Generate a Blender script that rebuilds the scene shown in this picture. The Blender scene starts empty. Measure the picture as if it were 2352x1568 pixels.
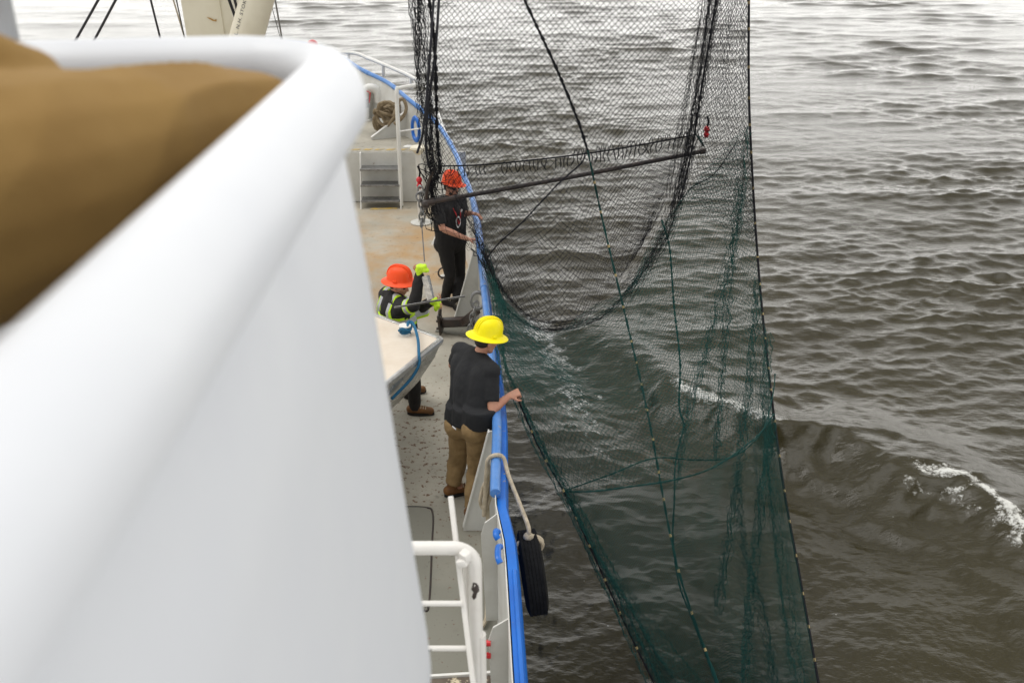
import bpy, bmesh, math, random
import numpy as np
from mathutils import Vector, Matrix
R = math.radians
random.seed(7); rng = np.random.default_rng(7)
sc = bpy.context.scene
COL = sc.collection

# ------------------------------------------------------------------ camera, sky, sun, exposure
CAM_H, PITCH, FPX = 5.2, R(25), 2287.0
cd = bpy.data.cameras.new('camera'); cam = bpy.data.objects.new('camera', cd); COL.objects.link(cam)
cam.location = (0, 0, CAM_H); cam.rotation_euler = (R(90) - PITCH, 0, 0)
cd.sensor_width = 36; cd.lens = 36 * FPX / 2352; cd.clip_start = 0.05; cd.clip_end = 6000
cd.dof.use_dof = True; cd.dof.focus_distance = 9.5; cd.dof.aperture_fstop = 2.6
sc.camera = cam
SKY_W, SKY_H, SKY_Z, SKY_T = .42, 2.25, .12, 2.7
w = bpy.data.worlds.new('World'); sc.world = w; w.use_nodes = True
nt = w.node_tree; bgn = nt.nodes['Background']
sky = nt.nodes.new('ShaderNodeTexSky'); sky.sky_type = 'NISHITA'; sky.sun_disc = False
sky.sun_elevation = R(55); sky.sun_rotation = R(-75); sky.dust_density = 4.0; sky.air_density = 1.0
hs = nt.nodes.new('ShaderNodeHueSaturation'); hs.inputs['Saturation'].default_value = 0.16
nt.links.new(sky.outputs[0], hs.inputs['Color'])
ov = nt.nodes.new('ShaderNodeMix'); ov.data_type = 'RGBA'; ov.inputs[0].default_value = 0.85   # overcast veil, brightest low over the water ahead
tcw = nt.nodes.new('ShaderNodeTexCoord'); sep = nt.nodes.new('ShaderNodeSeparateXYZ'); nt.links.new(tcw.outputs['Generated'], sep.inputs[0])
def wmath(op, a, b=None):
    n = nt.nodes.new('ShaderNodeMath'); n.operation = op
    for i, x in enumerate((a, b)):
        if x is None: continue
        if isinstance(x, (int, float)): n.inputs[i].default_value = x
        else: nt.links.new(x, n.inputs[i])
    return n.outputs[0]
elev = wmath('MAXIMUM', sep.outputs[2], 0.0)
glow = wmath('EXPONENT', wmath('MULTIPLY', elev, -1 / SKY_W))
ahead = wmath('ADD', wmath('MULTIPLY', wmath('MAXIMUM', sep.outputs[1], 0.0), .50), .50)
lum = wmath('ADD', wmath('MULTIPLY', wmath('MULTIPLY', glow, ahead), SKY_H), wmath('ADD', wmath('MULTIPLY', wmath('POWER', elev, 8.0), SKY_T), SKY_Z))
vm_ = nt.nodes.new('ShaderNodeVectorMath'); vm_.operation = 'SCALE'; vm_.inputs[0].default_value = (9.15, 9.02, 8.75); nt.links.new(lum, vm_.inputs['Scale'])
nt.links.new(vm_.outputs[0], ov.inputs[7])
nt.links.new(hs.outputs[0], ov.inputs[6]); nt.links.new(ov.outputs[2], bgn.inputs['Color'])
bgn.inputs['Strength'].default_value = 0.12
sl = bpy.data.lights.new('sun', 'SUN'); sl.energy = 0.7; sl.angle = R(25); sl.color = (1, .97, .93)
so = bpy.data.objects.new('sun', sl); COL.objects.link(so)
so.rotation_euler = Vector((-.55, .15, .82)).to_track_quat('Z', 'Y').to_euler()
sc.view_settings.view_transform = 'Standard'; sc.view_settings.look = 'None'
sc.view_settings.exposure = 0.15; sc.view_settings.gamma = 1
sc.cycles.use_denoising = True
sc.cycles.max_bounces = 6; sc.cycles.transparent_max_bounces = 8

# ------------------------------------------------------------------ helpers
_F = np.array([0, math.cos(PITCH), -math.sin(PITCH)]); _U = np.array([0, math.sin(PITCH), math.cos(PITCH)])
def ray(u, v):
    return _F + np.array([1, 0, 0]) * (u - 1176) / FPX - _U * (v - 784) / FPX
def P(u, v, Y):                      # survey point: sighted direction + forward distance
    d = ray(u, v); return np.array([0, 0, CAM_H]) + d * (Y / d[1])
def Z(u, v, z):                      # survey point: sighted direction + height
    d = ray(u, v); return np.array([0, 0, CAM_H]) + d * ((z - CAM_H) / d[2])
def V(*a): return np.array(a, float)
def nrm(a): a = np.asarray(a, float); return a / (np.linalg.norm(a) + 1e-12)
def crv(pts, n):
    """Catmull-Rom through pts, n samples, even in chord length."""
    p = np.asarray(pts, float)
    if len(p) == 2:
        t = np.linspace(0, 1, n)[:, None]; return p[0] * (1 - t) + p[1] * t
    q = np.vstack([2 * p[0] - p[1], p, 2 * p[-1] - p[-2]]); out = []
    for i in range(len(p) - 1):
        a, b, c, d = q[i:i + 4]
        for t in np.linspace(0, 1, 24, endpoint=False):
            out.append(.5 * (2 * b + (c - a) * t + (2 * a - 5 * b + 4 * c - d) * t * t + (3 * b - a - 3 * c + d) * t ** 3))
    out.append(p[-1]); out = np.array(out)
    s = np.r_[0, np.cumsum(np.linalg.norm(np.diff(out[:, :3], axis=0), axis=1))]
    tt = np.linspace(0, s[-1], n)
    return np.stack([np.interp(tt, s, out[:, k]) for k in range(out.shape[1])], 1)
def rootloc(o):
    l = Vector((0, 0, 0))
    while o is not None:
        l = l + o.location; o = o.parent
    return np.array(l)
def put(name, me, mat=None, parent=None, smooth=False):
    o = bpy.data.objects.new(name, me); COL.objects.link(o)
    for m in (mat if isinstance(mat, (list, tuple)) else [mat]):
        if m is not None: me.materials.append(m)
    if parent is not None: o.parent = parent
    if smooth: me.polygons.foreach_set('use_smooth', [True] * len(me.polygons))
    return o
def empty(name, loc, label=None, cat=None, group=None):
    o = bpy.data.objects.new(name, None); COL.objects.link(o); o.location = tuple(loc); o.empty_display_size = .2
    return tag(o, label, cat, group)
def tag(o, label=None, cat=None, group=None, kind=None):
    if label: o['label'] = label
    if cat: o['category'] = cat
    if group: o['group'] = group
    if kind: o['kind'] = kind
    return o
class MB:
    def __init__(s): s.v = []; s.f = []; s.m = []; s.mi = 0
    def add(s, vs, fs):
        b = len(s.v); s.v.extend([tuple(map(float, x)) for x in vs]); s.f.extend([[i + b for i in f] for f in fs]); s.m.extend([s.mi] * len(fs))
        return s
    def quadgrid(s, g, closed=False):
        n, m = len(g), len(g[0]); vs = [p for r in g for p in r]; fs = []
        for i in range(n - 1):
            for j in range(m if closed else m - 1):
                k = (j + 1) % m; fs.append([i * m + j, i * m + k, (i + 1) * m + k, (i + 1) * m + j])
        return s.add(vs, fs)
    def box(s, c, size, ax=None, bev=0.0):
        ax = np.eye(3) if ax is None else np.asarray(ax, float); h = np.asarray(size, float) / 2; c = np.asarray(c, float)
        b = min(bev, *(h * .9))
        if b <= 0:
            vs = [c + ax.T @ (h * np.array([x, y, z])) for x in (-1, 1) for y in (-1, 1) for z in (-1, 1)]
            return s.add(vs, [[0, 1, 3, 2], [4, 6, 7, 5], [0, 4, 5, 1], [2, 3, 7, 6], [0, 2, 6, 4], [1, 5, 7, 3]])
        bm = bmesh.new(); bmesh.ops.create_cube(bm, size=1)
        for q in bm.verts: q.co = Vector((q.co.x * h[0] * 2, q.co.y * h[1] * 2, q.co.z * h[2] * 2))
        bmesh.ops.bevel(bm, geom=bm.edges[:], offset=b, segments=2, affect='EDGES', profile=.5)
        bm.verts.index_update()
        vs = [c + ax.T @ np.array(q.co) for q in bm.verts]; fs = [[q.index for q in f.verts] for f in bm.faces]; bm.free()
        return s.add(vs, fs)
    def tube(s, path, r, n=8, caps=True, ph=0.0):
        p = np.asarray(path, float); N = len(p); r = np.broadcast_to(r, (N,)) if np.ndim(r) < 2 else r
        t = np.gradient(p, axis=0); t /= np.linalg.norm(t, axis=1)[:, None] + 1e-12
        a = np.cross(t[0], [0, 0, 1]);
        if np.linalg.norm(a) < .1: a = np.cross(t[0], [0, 1, 0])
        g = []
        for i in range(N):
            a = a - t[i] * (a @ t[i]); a /= np.linalg.norm(a) + 1e-12; b = np.cross(t[i], a)
            g.append([p[i] + r[i] * (a * math.cos(q + ph) + b * math.sin(q + ph)) for q in np.arange(n) * 2 * math.pi / n])
        s.quadgrid(g, True)
        if caps:
            k = len(s.v); m = len(g) * n
            s.f.append(list(range(k - m, k - m + n))[::-1]); s.f.append(list(range(k - n, k))); s.m += [s.mi, s.mi]
        return s
    def rod(s, a, b, r, n=8, r2=None): return s.tube([a, b], np.array([r, r if r2 is None else r2]), n)
    def lathe(s, prof, c=(0, 0, 0), ax=None, n=32, sx=1.0, sy=1.0):
        ax = np.eye(3) if ax is None else np.asarray(ax, float); c = np.asarray(c, float)
        g = [[c + ax.T @ np.array([r * sx * math.cos(q), r * sy * math.sin(q), z]) for q in np.arange(n) * 2 * math.pi / n] for r, z in prof]
        return s.quadgrid(g, True)
    def ring(s, c, ax, R0, r, n=20, k=8, sq=1.0):
        c = np.asarray(c, float); ax = np.asarray(ax, float)
        g = [[c + ax.T @ np.array([(R0 + r * math.cos(b)) * math.cos(a), (R0 + r * math.cos(b)) * math.sin(a) * sq, r * math.sin(b)]) for b in np.arange(k) * 2 * math.pi / k] for a in np.linspace(0, 2 * math.pi, n + 1)]
        return s.quadgrid(g, True)
    def prism(s, poly, d):                # poly: 3-D outline, d: extrusion vector
        poly = [np.asarray(p, float) for p in poly]; n = len(poly); d = np.asarray(d, float)
        vs = poly + [p + d for p in poly]
        return s.add(vs, [list(range(n))[::-1], list(range(n, 2 * n))] + [[i, (i + 1) % n, n + (i + 1) % n, n + i] for i in range(n)])
    def sphere(s, c, r, n=12, ax=None):
        r = np.broadcast_to(r, (3,)); ax = np.eye(3) if ax is None else np.asarray(ax, float)
        g = [[np.asarray(c, float) + ax.T @ (r * np.array([math.sin(t) * math.cos(q), math.sin(t) * math.sin(q), math.cos(t)])) for q in np.arange(2 * n) * math.pi / n] for t in np.linspace(.001, math.pi - .001, n + 1)]
        return s.quadgrid(g, True)
    def build(s, name, mat, parent=None, smooth=True, sharp=35):
        off = rootloc(parent) if parent is not None else np.zeros(3)
        me = bpy.data.meshes.new(name); me.from_pydata([tuple(np.array(q) - off) for q in s.v], [], s.f)
        bm = bmesh.new(); bm.from_mesh(me); bmesh.ops.recalc_face_normals(bm, faces=bm.faces[:]); bm.to_mesh(me); bm.free()
        if len(set(s.m)) > 1: me.polygons.foreach_set('material_index', s.m)
        o = put(name, me, mat, parent, smooth)
        if smooth: me.set_sharp_from_angle(angle=R(sharp))
        return o
def frame(f, up=(0, 0, 1)):             # rows: right, forward, up
    f = nrm(f); r = nrm(np.cross(f, up)); return np.array([r, f, np.cross(r, f)])

# ------------------------------------------------------------------ materials
def N(t, typ, **kw):
    n = t.nodes.new('ShaderNode' + typ)
    for k, v in kw.items():
        if hasattr(n, k): setattr(n, k, v)
        else: n.inputs[k.replace('_', ' ')].default_value = v
    return n
def mat(name, c, rough=.5, c2=None, scale=6.0, bump=0.0, bscale=60.0, metal=0.0, c3=None, s3=2.0, t3=.62, w3=.03, stretch=(1, 1, 1), spec=.5, coat=0.0):
    m = bpy.data.materials.new(name); m.use_nodes = True; t = m.node_tree; b = t.nodes['Principled BSDF']
    b.inputs['Roughness'].default_value = rough; b.inputs['Metallic'].default_value = metal
    b.inputs['Specular IOR Level'].default_value = spec; b.inputs['Coat Weight'].default_value = coat
    tc = N(t, 'TexCoord'); mp = N(t, 'Mapping'); mp.inputs['Scale'].default_value = stretch
    t.links.new(tc.outputs['Object'], mp.inputs[0])
    col = None
    c2 = c2 or tuple(x * .82 for x in c)
    n1 = N(t, 'TexNoise', Scale=scale, Detail=6.0, Roughness=.62); t.links.new(mp.outputs[0], n1.inputs['Vector'])
    mx = N(t, 'Mix', data_type='RGBA'); mx.inputs[6].default_value = (*c, 1); mx.inputs[7].default_value = (*c2, 1)
    rp = N(t, 'MapRange'); rp.inputs[1].default_value = .38; rp.inputs[2].default_value = .66
    t.links.new(n1.outputs[0], rp.inputs[0]); t.links.new(rp.outputs[0], mx.inputs[0]); col = mx.outputs[2]
    rr = N(t, 'MapRange'); rr.inputs[3].default_value = max(.02, rough - .1); rr.inputs[4].default_value = min(1, rough + .12)
    t.links.new(n1.outputs[0], rr.inputs[0]); t.links.new(rr.outputs[0], b.inputs['Roughness'])
    if c3:
        n2 = N(t, 'TexNoise', Scale=s3, Detail=9.0, Roughness=.7); t.links.new(mp.outputs[0], n2.inputs['Vector'])
        r2 = N(t, 'MapRange'); r2.inputs[1].default_value = t3; r2.inputs[2].default_value = t3 + w3; t.links.new(n2.outputs[0], r2.inputs[0])
        m2 = N(t, 'Mix', data_type='RGBA'); m2.inputs[7].default_value = (*c3, 1)
        t.links.new(r2.outputs[0], m2.inputs[0]); t.links.new(col, m2.inputs[6]); col = m2.outputs[2]
    t.links.new(col, b.inputs['Base Color'])
    if bump:
        nb = N(t, 'TexNoise', Scale=bscale, Detail=4.0); t.links.new(mp.outputs[0], nb.inputs['Vector'])
        bp = N(t, 'Bump', Strength=bump, Distance=.01); t.links.new(nb.outputs[0], bp.inputs['Height']); t.links.new(bp.outputs[0], b.inputs['Normal'])
    return m
M = {}
M['white'] = mat('white_paint', (.80, .80, .77), .35, (.72, .71, .67), 3, .12, 30, c3=(.22, .12, .06), s3=7, t3=.71, w3=.03)
M['wing'] = mat('wing_paint', (.77, .79, .82), .42, (.73, .75, .79), 2, .06, 14, c3=(.62, .61, .58), s3=2.2, t3=.66, w3=.05)
M['cream'] = mat('cream_paint', (.74, .69, .55), .45, (.66, .60, .46), 2.0, .1, 20, c3=(.45, .25, .08), s3=3.0, t3=.70, w3=.03)
M['rail_white'] = mat('chipped_white_pipe', (.82, .80, .76), .32, (.76, .73, .68), 4, .12, 30, c3=(.06, .05, .05), s3=9, t3=.665, w3=.01)
M['grey_white'] = mat('bulwark_paint', (.66, .66, .63), .5, (.56, .55, .51), 3, .15, 30, c3=(.25, .15, .08), s3=6, t3=.66, w3=.06)
M['blue'] = mat('blue_paint', (.006, .15, .60), .3, (.005, .12, .50), 4, .1, 25, c3=(.32, .27, .22), s3=11, t3=.645, w3=.02)
M['blue_rail'] = mat('worn_blue_rail', (.10, .25, .58), .32, (.05, .19, .52), 8, .15, 40, c3=(.36, .31, .26), s3=16, t3=.62, w3=.03)
M['steel'] = mat('galvanised', (.33, .33, .33), .42, (.20, .20, .20), 20, .2, 60, metal=.8)
M['steel_paint'] = mat('grey_painted_pipe', (.42, .43, .44), .5)
M['alu'] = mat('aluminium', (.62, .62, .60), .28, (.42, .42, .41), 9, .25, 30, metal=.9, stretch=(1, 1, 3))
M['black_iron'] = mat('black_iron', (.022, .018, .017), .38, (.05, .03, .022), 9, .4, 40, spec=.6)
M['black'] = mat('black_twine', (.010, .010, .012), .85, (.016, .016, .020), 30, spec=.2)
M['navy'] = mat('dark_twine', (.014, .015, .022), .85, spec=.2)
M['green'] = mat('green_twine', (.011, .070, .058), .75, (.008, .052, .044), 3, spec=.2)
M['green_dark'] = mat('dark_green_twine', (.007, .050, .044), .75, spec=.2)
M['tan_tie'] = mat('tan_tie', (.42, .32, .14), .7)
M['cable'] = mat('cable', (.012, .012, .02), .5)
M['wire'] = mat('wire_rope', (.10, .10, .10), .5, metal=.4)
M['red'] = mat('red_plastic', (.62, .012, .02), .35)
M['rope'] = mat('mooring_rope', (.30, .235, .15), .9, (.17, .125, .07), 14, .6, 90)
M['rope_pale'] = mat('pale_rope', (.52, .45, .34), .9, (.36, .30, .21), 20, .6, 120)
M['blue_rope'] = mat('blue_rope', (.008, .13, .26), .75, (.006, .09, .19), 40, .6, 120)
M['rubber'] = mat('rubber', (.0065, .0065, .007), .85, (.014, .014, .014), 12, .5, 60, spec=.15)
M['skin'] = mat('skin', (.52, .26, .17), .48, (.44, .20, .13), 12, .12, 60)
M['hair'] = mat('hair', (.018, .012, .009), .7, bump=.5, bscale=120)
M['shirt'] = mat('charcoal_shirt', (.0085, .0092, .011), .9, (.013, .0138, .016), 6, .25, 50)
M['khaki'] = mat('khaki_trousers', (.31, .205, .092), .85, (.23, .148, .064), 5, .3, 40)
M['tan'] = mat('tan_trousers', (.31, .185, .052), .85, (.265, .153, .042), 4, .2, 160)
M['black_cloth'] = mat('black_cloth', (.009, .008, .0085), .8, (.014, .012, .012), 8, .3, 40)
M['hat_yellow'] = mat('yellow_hat', (.98, .87, .002), .42, (.88, .70, .003), 3, .05, 40, spec=.3)
M['hat_orange'] = mat('orange_hat', (.92, .095, .018), .42, (.88, .08, .014), 3, .05, 40, spec=.3)
M['hiviz'] = mat('hi_viz', (.58, .86, .02), .6, (.50, .76, .02), 10, .2, 60)
M['reflect'] = mat('reflective_tape', (.55, .56, .58), .45, (.42, .43, .45), 12, .15, 60, metal=.2)
M['boot'] = mat('brown_boot', (.20, .085, .022), .6, (.13, .055, .016), 12, .3, 50)
M['sole'] = mat('boot_sole', (.012, .010, .009), .7)
M['glass'] = mat('dark_lens', (.008, .008, .009), .08)
M['decal_white'] = mat('white_print', (.75, .75, .75), .7)
M['ink'] = mat('stencil_ink', (.02, .022, .03), .7)
M['barrel'] = mat('green_drum', (.012, .05, .028), .4, (.02, .03, .02), 8, .3, 40)
M['yellow_line'] = mat('worn_yellow_line', (.62, .40, .05), .7, (.36, .32, .24), 12)
M['boatdeck'] = mat('boat_deck_paint', (.74, .66, .56), .5, (.66, .57, .46), 3, .15, 60)
# steel deck: grey paint, broad rusty bloom, scattered chips
def deck_mat():
    m = bpy.data.materials.new('deck_paint'); m.use_nodes = True; t = m.node_tree; b = t.nodes['Principled BSDF']
    tc = N(t, 'TexCoord'); o = tc.outputs['Object']
    def noise(scale, det=6.0, ro=.6):
        n = N(t, 'TexNoise', Scale=scale, Detail=det, Roughness=ro); t.links.new(o, n.inputs['Vector']); return n.outputs[0]
    def rng_(x, a, bb):
        r = N(t, 'MapRange'); r.inputs[1].default_value = a; r.inputs[2].default_value = bb; t.links.new(x, r.inputs[0]); return r.outputs[0]
    def mix(f, a, c):
        x = N(t, 'Mix', data_type='RGBA'); t.links.new(f, x.inputs[0])
        if isinstance(a, tuple): x.inputs[6].default_value = (*a, 1)
        else: t.links.new(a, x.inputs[6])
        x.inputs[7].default_value = (*c, 1); return x.outputs[2]
    c = mix(rng_(noise(1.3), .35, .65), (.46, .43, .36), (.33, .31, .255))
    sx = N(t, 'SeparateXYZ'); t.links.new(o, sx.inputs[0])          # side deck aft: grey-green paint, with the deckhouse's shade also darkened into the colour
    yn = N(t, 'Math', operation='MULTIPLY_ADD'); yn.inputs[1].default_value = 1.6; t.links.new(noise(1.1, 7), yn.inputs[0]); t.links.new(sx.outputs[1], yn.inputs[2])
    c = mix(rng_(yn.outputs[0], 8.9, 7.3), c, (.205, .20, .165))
    # the rusty patch amidships: large soft blotches round one spot
    vm = N(t, 'VectorMath', operation='DISTANCE'); vm.inputs[1].default_value = (-1.5, 14.2, 0); t.links.new(o, vm.inputs[0])
    near = N(t, 'MapRange'); near.inputs[1].default_value = 3.2; near.inputs[2].default_value = .8; t.links.new(vm.outputs['Value'], near.inputs[0])
    mm = N(t, 'Math', operation='MULTIPLY'); t.links.new(near.outputs[0], mm.inputs[0]); t.links.new(rng_(noise(1.6, 8), .36, .62), mm.inputs[1])
    c = mix(mm.outputs[0], c, (.42, .27, .13))
    c = mix(rng_(noise(6, 8, .7), .60, .72), c, (.17, .155, .13))
    vm2 = N(t, 'VectorMath', operation='DISTANCE'); vm2.inputs[1].default_value = (-.75, 8.6, 0); t.links.new(o, vm2.inputs[0])
    nr2 = N(t, 'MapRange'); nr2.inputs[1].default_value = 2.4; nr2.inputs[2].default_value = .5; nr2.inputs[3].default_value = -.035; nr2.inputs[4].default_value = .045; t.links.new(vm2.outputs['Value'], nr2.inputs[0])
    ad = N(t, 'Math', operation='ADD'); t.links.new(noise(17, 5, .65), ad.inputs[0]); t.links.new(nr2.outputs[0], ad.inputs[1])
    c = mix(rng_(ad.outputs[0], .615, .645), c, (.14, .075, .04))
    c = mix(rng_(noise(38, 4, .6), .66, .70), c, (.07, .055, .045))
    t.links.new(c, b.inputs['Base Color'])
    t.links.new(rng_(noise(3), -.6, 1.1), b.inputs['Roughness'])
    bp = N(t, 'Bump', Strength=.15, Distance=.01); t.links.new(noise(55, 4), bp.inputs['Height']); t.links.new(bp.outputs[0], b.inputs['Normal'])
    return m
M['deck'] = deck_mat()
# ------------------------------------------------------------------ water: polar sheet of summed wind waves, bow wave and foam
WZ = -1.8
def wave_sum(x, y, seed, n, lmin, lmax, dir0, spread, slope, chop=1.0):
    g = np.random.default_rng(seed); h = np.zeros_like(x); dx = np.zeros_like(x); dy = np.zeros_like(x)
    L = np.exp(g.uniform(np.log(lmin), np.log(lmax), n)); a = dir0 + g.normal(0, spread, n); ph = g.uniform(0, 6.28, n)
    for l, an, p in zip(L, a, ph):
        k = 2 * np.pi / l; c, s = np.cos(an), np.sin(an); q = k * (c * x + s * y) + p; A = slope / k
        h += A * np.cos(q); dx -= chop * A * c * np.sin(q); dy -= chop * A * s * np.sin(q)
    return h, dx, dy
def seg_dist(x, y, pts):
    """signed distance to a polyline (positive on its far side) and position along it."""
    best = np.full(x.shape, 1e9); sg = np.ones_like(x); al = np.zeros_like(x); acc = 0
    for (x0, y0), (x1, y1) in zip(pts[:-1], pts[1:]):
        dx, dy = x1 - x0, y1 - y0; L = math.hypot(dx, dy)
        t = np.clip(((x - x0) * dx + (y - y0) * dy) / L ** 2, 0, 1); ex, ey = x - x0 - t * dx, y - y0 - t * dy
        d = np.hypot(ex, ey); m = d < best; best = np.where(m, d, best); sg = np.where(m, np.sign(dx * ey - dy * ex), sg); al = np.where(m, acc + t * L, al); acc += L
    return best * sg, al, acc
def noise2(x, y, seed, scale, n=24):
    g = np.random.default_rng(seed); o = np.zeros_like(x)
    for i in range(n):
        a = g.uniform(0, 6.28); k = 2 * np.pi / scale * g.uniform(.5, 2.0); o += np.cos(k * (np.cos(a) * x + np.sin(a) * y) + g.uniform(0, 6.28))
    return o / math.sqrt(n / 2)
def water():
    nr = 1150
    ang = np.r_[np.linspace(R(-70), R(-34), 40)[:-1], np.linspace(R(-34), R(34), 520), np.linspace(R(34), R(70), 40)[1:]]; na = len(ang); r = np.r_[np.geomspace(2.5, 130, nr), np.geomspace(135, 4500, 60)]
    A, Rr = np.meshgrid(ang, r); x = Rr * np.sin(A); y = Rr * np.cos(A)
    sp = Rr * (R(68) / 520)                                       # grid spacing: fade what it cannot carry
    h = np.zeros_like(x); dx = np.zeros_like(x); dy = np.zeros_like(x)
    gust = .75 + .3 * noise2(x, y, 3, 14, 16)
    # calmer water alongside the hull, inside the bow wave
    cr = [Z(1230, 640, WZ), Z(1560, 905, WZ), Z(1765, 1025, WZ), Z(1920, 1040, WZ), Z(2060, 1095, WZ), Z(2230, 1170, WZ), Z(2352, 1245, WZ), Z(2700, 1450, WZ)]
    cr = [(p[0], p[1]) for p in cr]
    d, al, L = seg_dist(x, y, cr)
    inside = 1 / (1 + np.exp(d / .45))
    for seed, n, l0, l1, di, spd, sl_, ch in ((11, 30, 2.4, 7.0, R(80), .42, .0080, 1.0), (12, 90, .8, 2.4, R(97), .45, .0130, 1.25), (13, 170, .20, .8, R(95), .52, .0225, 1.2), (14, 70, .12, .26, R(90), .7, .026, .9)):
        a, b, c = wave_sum(x, y, seed, n, l0, l1, di, spd, sl_, ch)
        wgt = np.clip(1.6 - sp * 2.4 / l0, 0, 1)
        calm = 1 - (.5 if l0 > 2 else .82 if l0 > .2 else .52) * inside
        if l0 < 3: wgt = wgt * np.clip(gust, .25, 1.5)
        h += a * wgt * calm; dx += b * wgt * calm; dy += c * wgt * calm
    # bow wave: a steep-fronted ridge with a trough and a second smaller ridge inside it
    cut = np.clip((al - 1.2) / 5, .12, 1) * np.clip((L - al) / 2, 0, 1)
    dn = d + .10 * noise2(x, y, 21, 2.4) + .02 * noise2(x, y, 22, .6)
    h += cut * (.32 * np.exp(-np.where(dn > 0, dn / .9, dn / .50) ** 2) - .10 * np.exp(-((dn + 1.0) / .5) ** 2))
    cr2 = [(p[0], p[1]) for p in (Z(1640, 975, WZ), Z(1800, 1030, WZ), Z(1905, 1125, WZ), Z(2060, 1200, WZ), Z(2200, 1275, WZ), Z(2352, 1420, WZ), Z(2500, 1600, WZ))]
    d2, al2, L2 = seg_dist(x, y, cr2); dn2 = d2 + .07 * noise2(x, y, 23, 1.4) + .012 * noise2(x, y, 29, .5)
    cut2 = np.clip(al2 / 1, 0, 1) * np.clip((L2 - al2) / 1, 0, 1)
    h += cut2 * (.12 * np.exp(-np.where(dn2 > 0, dn2 / .45, dn2 / .24) ** 2))
    # eddies of the wash between hull and bow wave
    near = inside * np.exp(-((Rr - 9) / 7) ** 2)
    h += near * (.028 * noise2(x, y, 24, 3.0) + .005 * noise2(x, y, 25, .7) + .0022 * noise2(x, y, 30, .16, 30))
    # foam
    fo = np.zeros_like(x)
    n_f = noise2(x, y, 26, .5); n_g = noise2(x, y, 27, .16, 40)
    def along(u0, u1):      # mask: between the picture-free survey points given as along-distances
        return np.clip((al - u0) / .5, 0, 1) * np.clip((u1 - al) / .5, 0, 1)
    cs = np.r_[0, np.cumsum([math.dist(a, b) for a, b in zip(cr[:-1], cr[1:])])]
    fo = np.maximum(fo, along(cs[4] - .1, cs[7] - .3) * (.66 * np.exp(-((dn - .02) / .095) ** 2) + .60 * np.exp(-((dn + .22) / .26) ** 2) * np.clip(.5 + n_f, 0, 1)))
    fo = np.maximum(fo, along(cs[1] - .4, cs[2] + .4) * .8 * np.exp(-((dn) / .18) ** 2))
    hl = [(p[0], p[1]) for p in (Z(1225, 735, WZ), Z(1290, 840, WZ), Z(1330, 930, WZ), Z(1375, 1020, WZ), Z(1385, 1090, WZ), Z(1400, 1200, WZ))]
    d3, al3, L3 = seg_dist(x, y, hl); d3 = d3 + .12 * n_f
    fo = np.maximum(fo, np.clip(.8 - .4 * al3 / L3, 0, 1) * np.exp(-(d3 / .22) ** 2) * np.clip((L3 - al3) / 2, 0, 1))
    h += .02 * np.clip(fo, 0, 1) * n_f
    # loose flecks drifting inside the wash
    g = np.random.default_rng(5)
    nv = x.size; V3 = np.stack([x + dx, y + dy, WZ + h], -1).reshape(-1, 3)
    rows, cols = x.shape; idx = np.arange(nv).reshape(rows, cols)
    q = np.stack([idx[:-1, :-1], idx[:-1, 1:], idx[1:, 1:], idx[1:, :-1]], -1).reshape(-1, 4)
    me = bpy.data.meshes.new('water'); me.vertices.add(nv); me.vertices.foreach_set('co', V3.ravel())
    me.loops.add(q.size); me.loops.foreach_set('vertex_index', q.ravel()); me.polygons.add(len(q)); me.polygons.foreach_set('loop_start', np.arange(len(q)) * 4)
    me.polygons.foreach_set('use_smooth', np.ones(len(q), bool)); me.update(calc_edges=True)
    at = me.attributes.new('foam', 'FLOAT', 'POINT'); at.data.foreach_set('value', fo.ravel().astype(np.float32))
    m = bpy.data.materials.new('water'); m.use_nodes = True; t = m.node_tree; b = t.nodes['Principled BSDF']
    geo = N(t, 'TexCoord'); ob = geo.outputs['Object']
    n1 = N(t, 'TexNoise', Scale=.25, Detail=4.0); t.links.new(ob, n1.inputs['Vector'])
    mx = N(t, 'Mix', data_type='RGBA'); mx.inputs[6].default_value = (.020, .0157, .0026, 1); mx.inputs[7].default_value = (.033, .0262, .0054, 1); t.links.new(n1.outputs[0], mx.inputs[0])
    fa = N(t, 'Attribute', attribute_name='foam'); fn = N(t, 'TexNoise', Scale=15.0, Detail=9.0, Roughness=.82); t.links.new(ob, fn.inputs['Vector'])
    sc_f = N(t, 'Math', operation='MULTIPLY'); sc_f.inputs[1].default_value = .34; t.links.new(fa.outputs['Fac'], sc_f.inputs[0])
    su = N(t, 'Math', operation='ADD'); t.links.new(sc_f.outputs[0], su.inputs[0]); t.links.new(fn.outputs[0], su.inputs[1])
    gate = N(t, 'MapRange'); gate.inputs[1].default_value = .06; gate.inputs[2].default_value = .35; t.links.new(fa.outputs['Fac'], gate.inputs[0])
    fr = N(t, 'MapRange'); fr.inputs[1].default_value = .66; fr.inputs[2].default_value = .78; t.links.new(su.outputs[0], fr.inputs[0])
    gm = N(t, 'Math', operation='MULTIPLY'); t.links.new(fr.outputs[0], gm.inputs[0]); t.links.new(gate.outputs[0], gm.inputs[1])
    # flecks: tiny dots where a cell noise peaks
    vo = N(t, 'TexVoronoi', Scale=5.0); t.links.new(ob, vo.inputs['Vector'])
    fl = N(t, 'MapRange'); fl.inputs[1].default_value = .055; fl.inputs[2].default_value = .03; t.links.new(vo.outputs['Distance'], fl.inputs[0])
    cs_ = N(t, 'SeparateColor'); t.links.new(vo.outputs['Color'], cs_.inputs[0])
    ct = N(t, 'MapRange'); ct.inputs[1].default_value = .86; ct.inputs[2].default_value = .9; t.links.new(cs_.outputs[0], ct.inputs[0])
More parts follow.
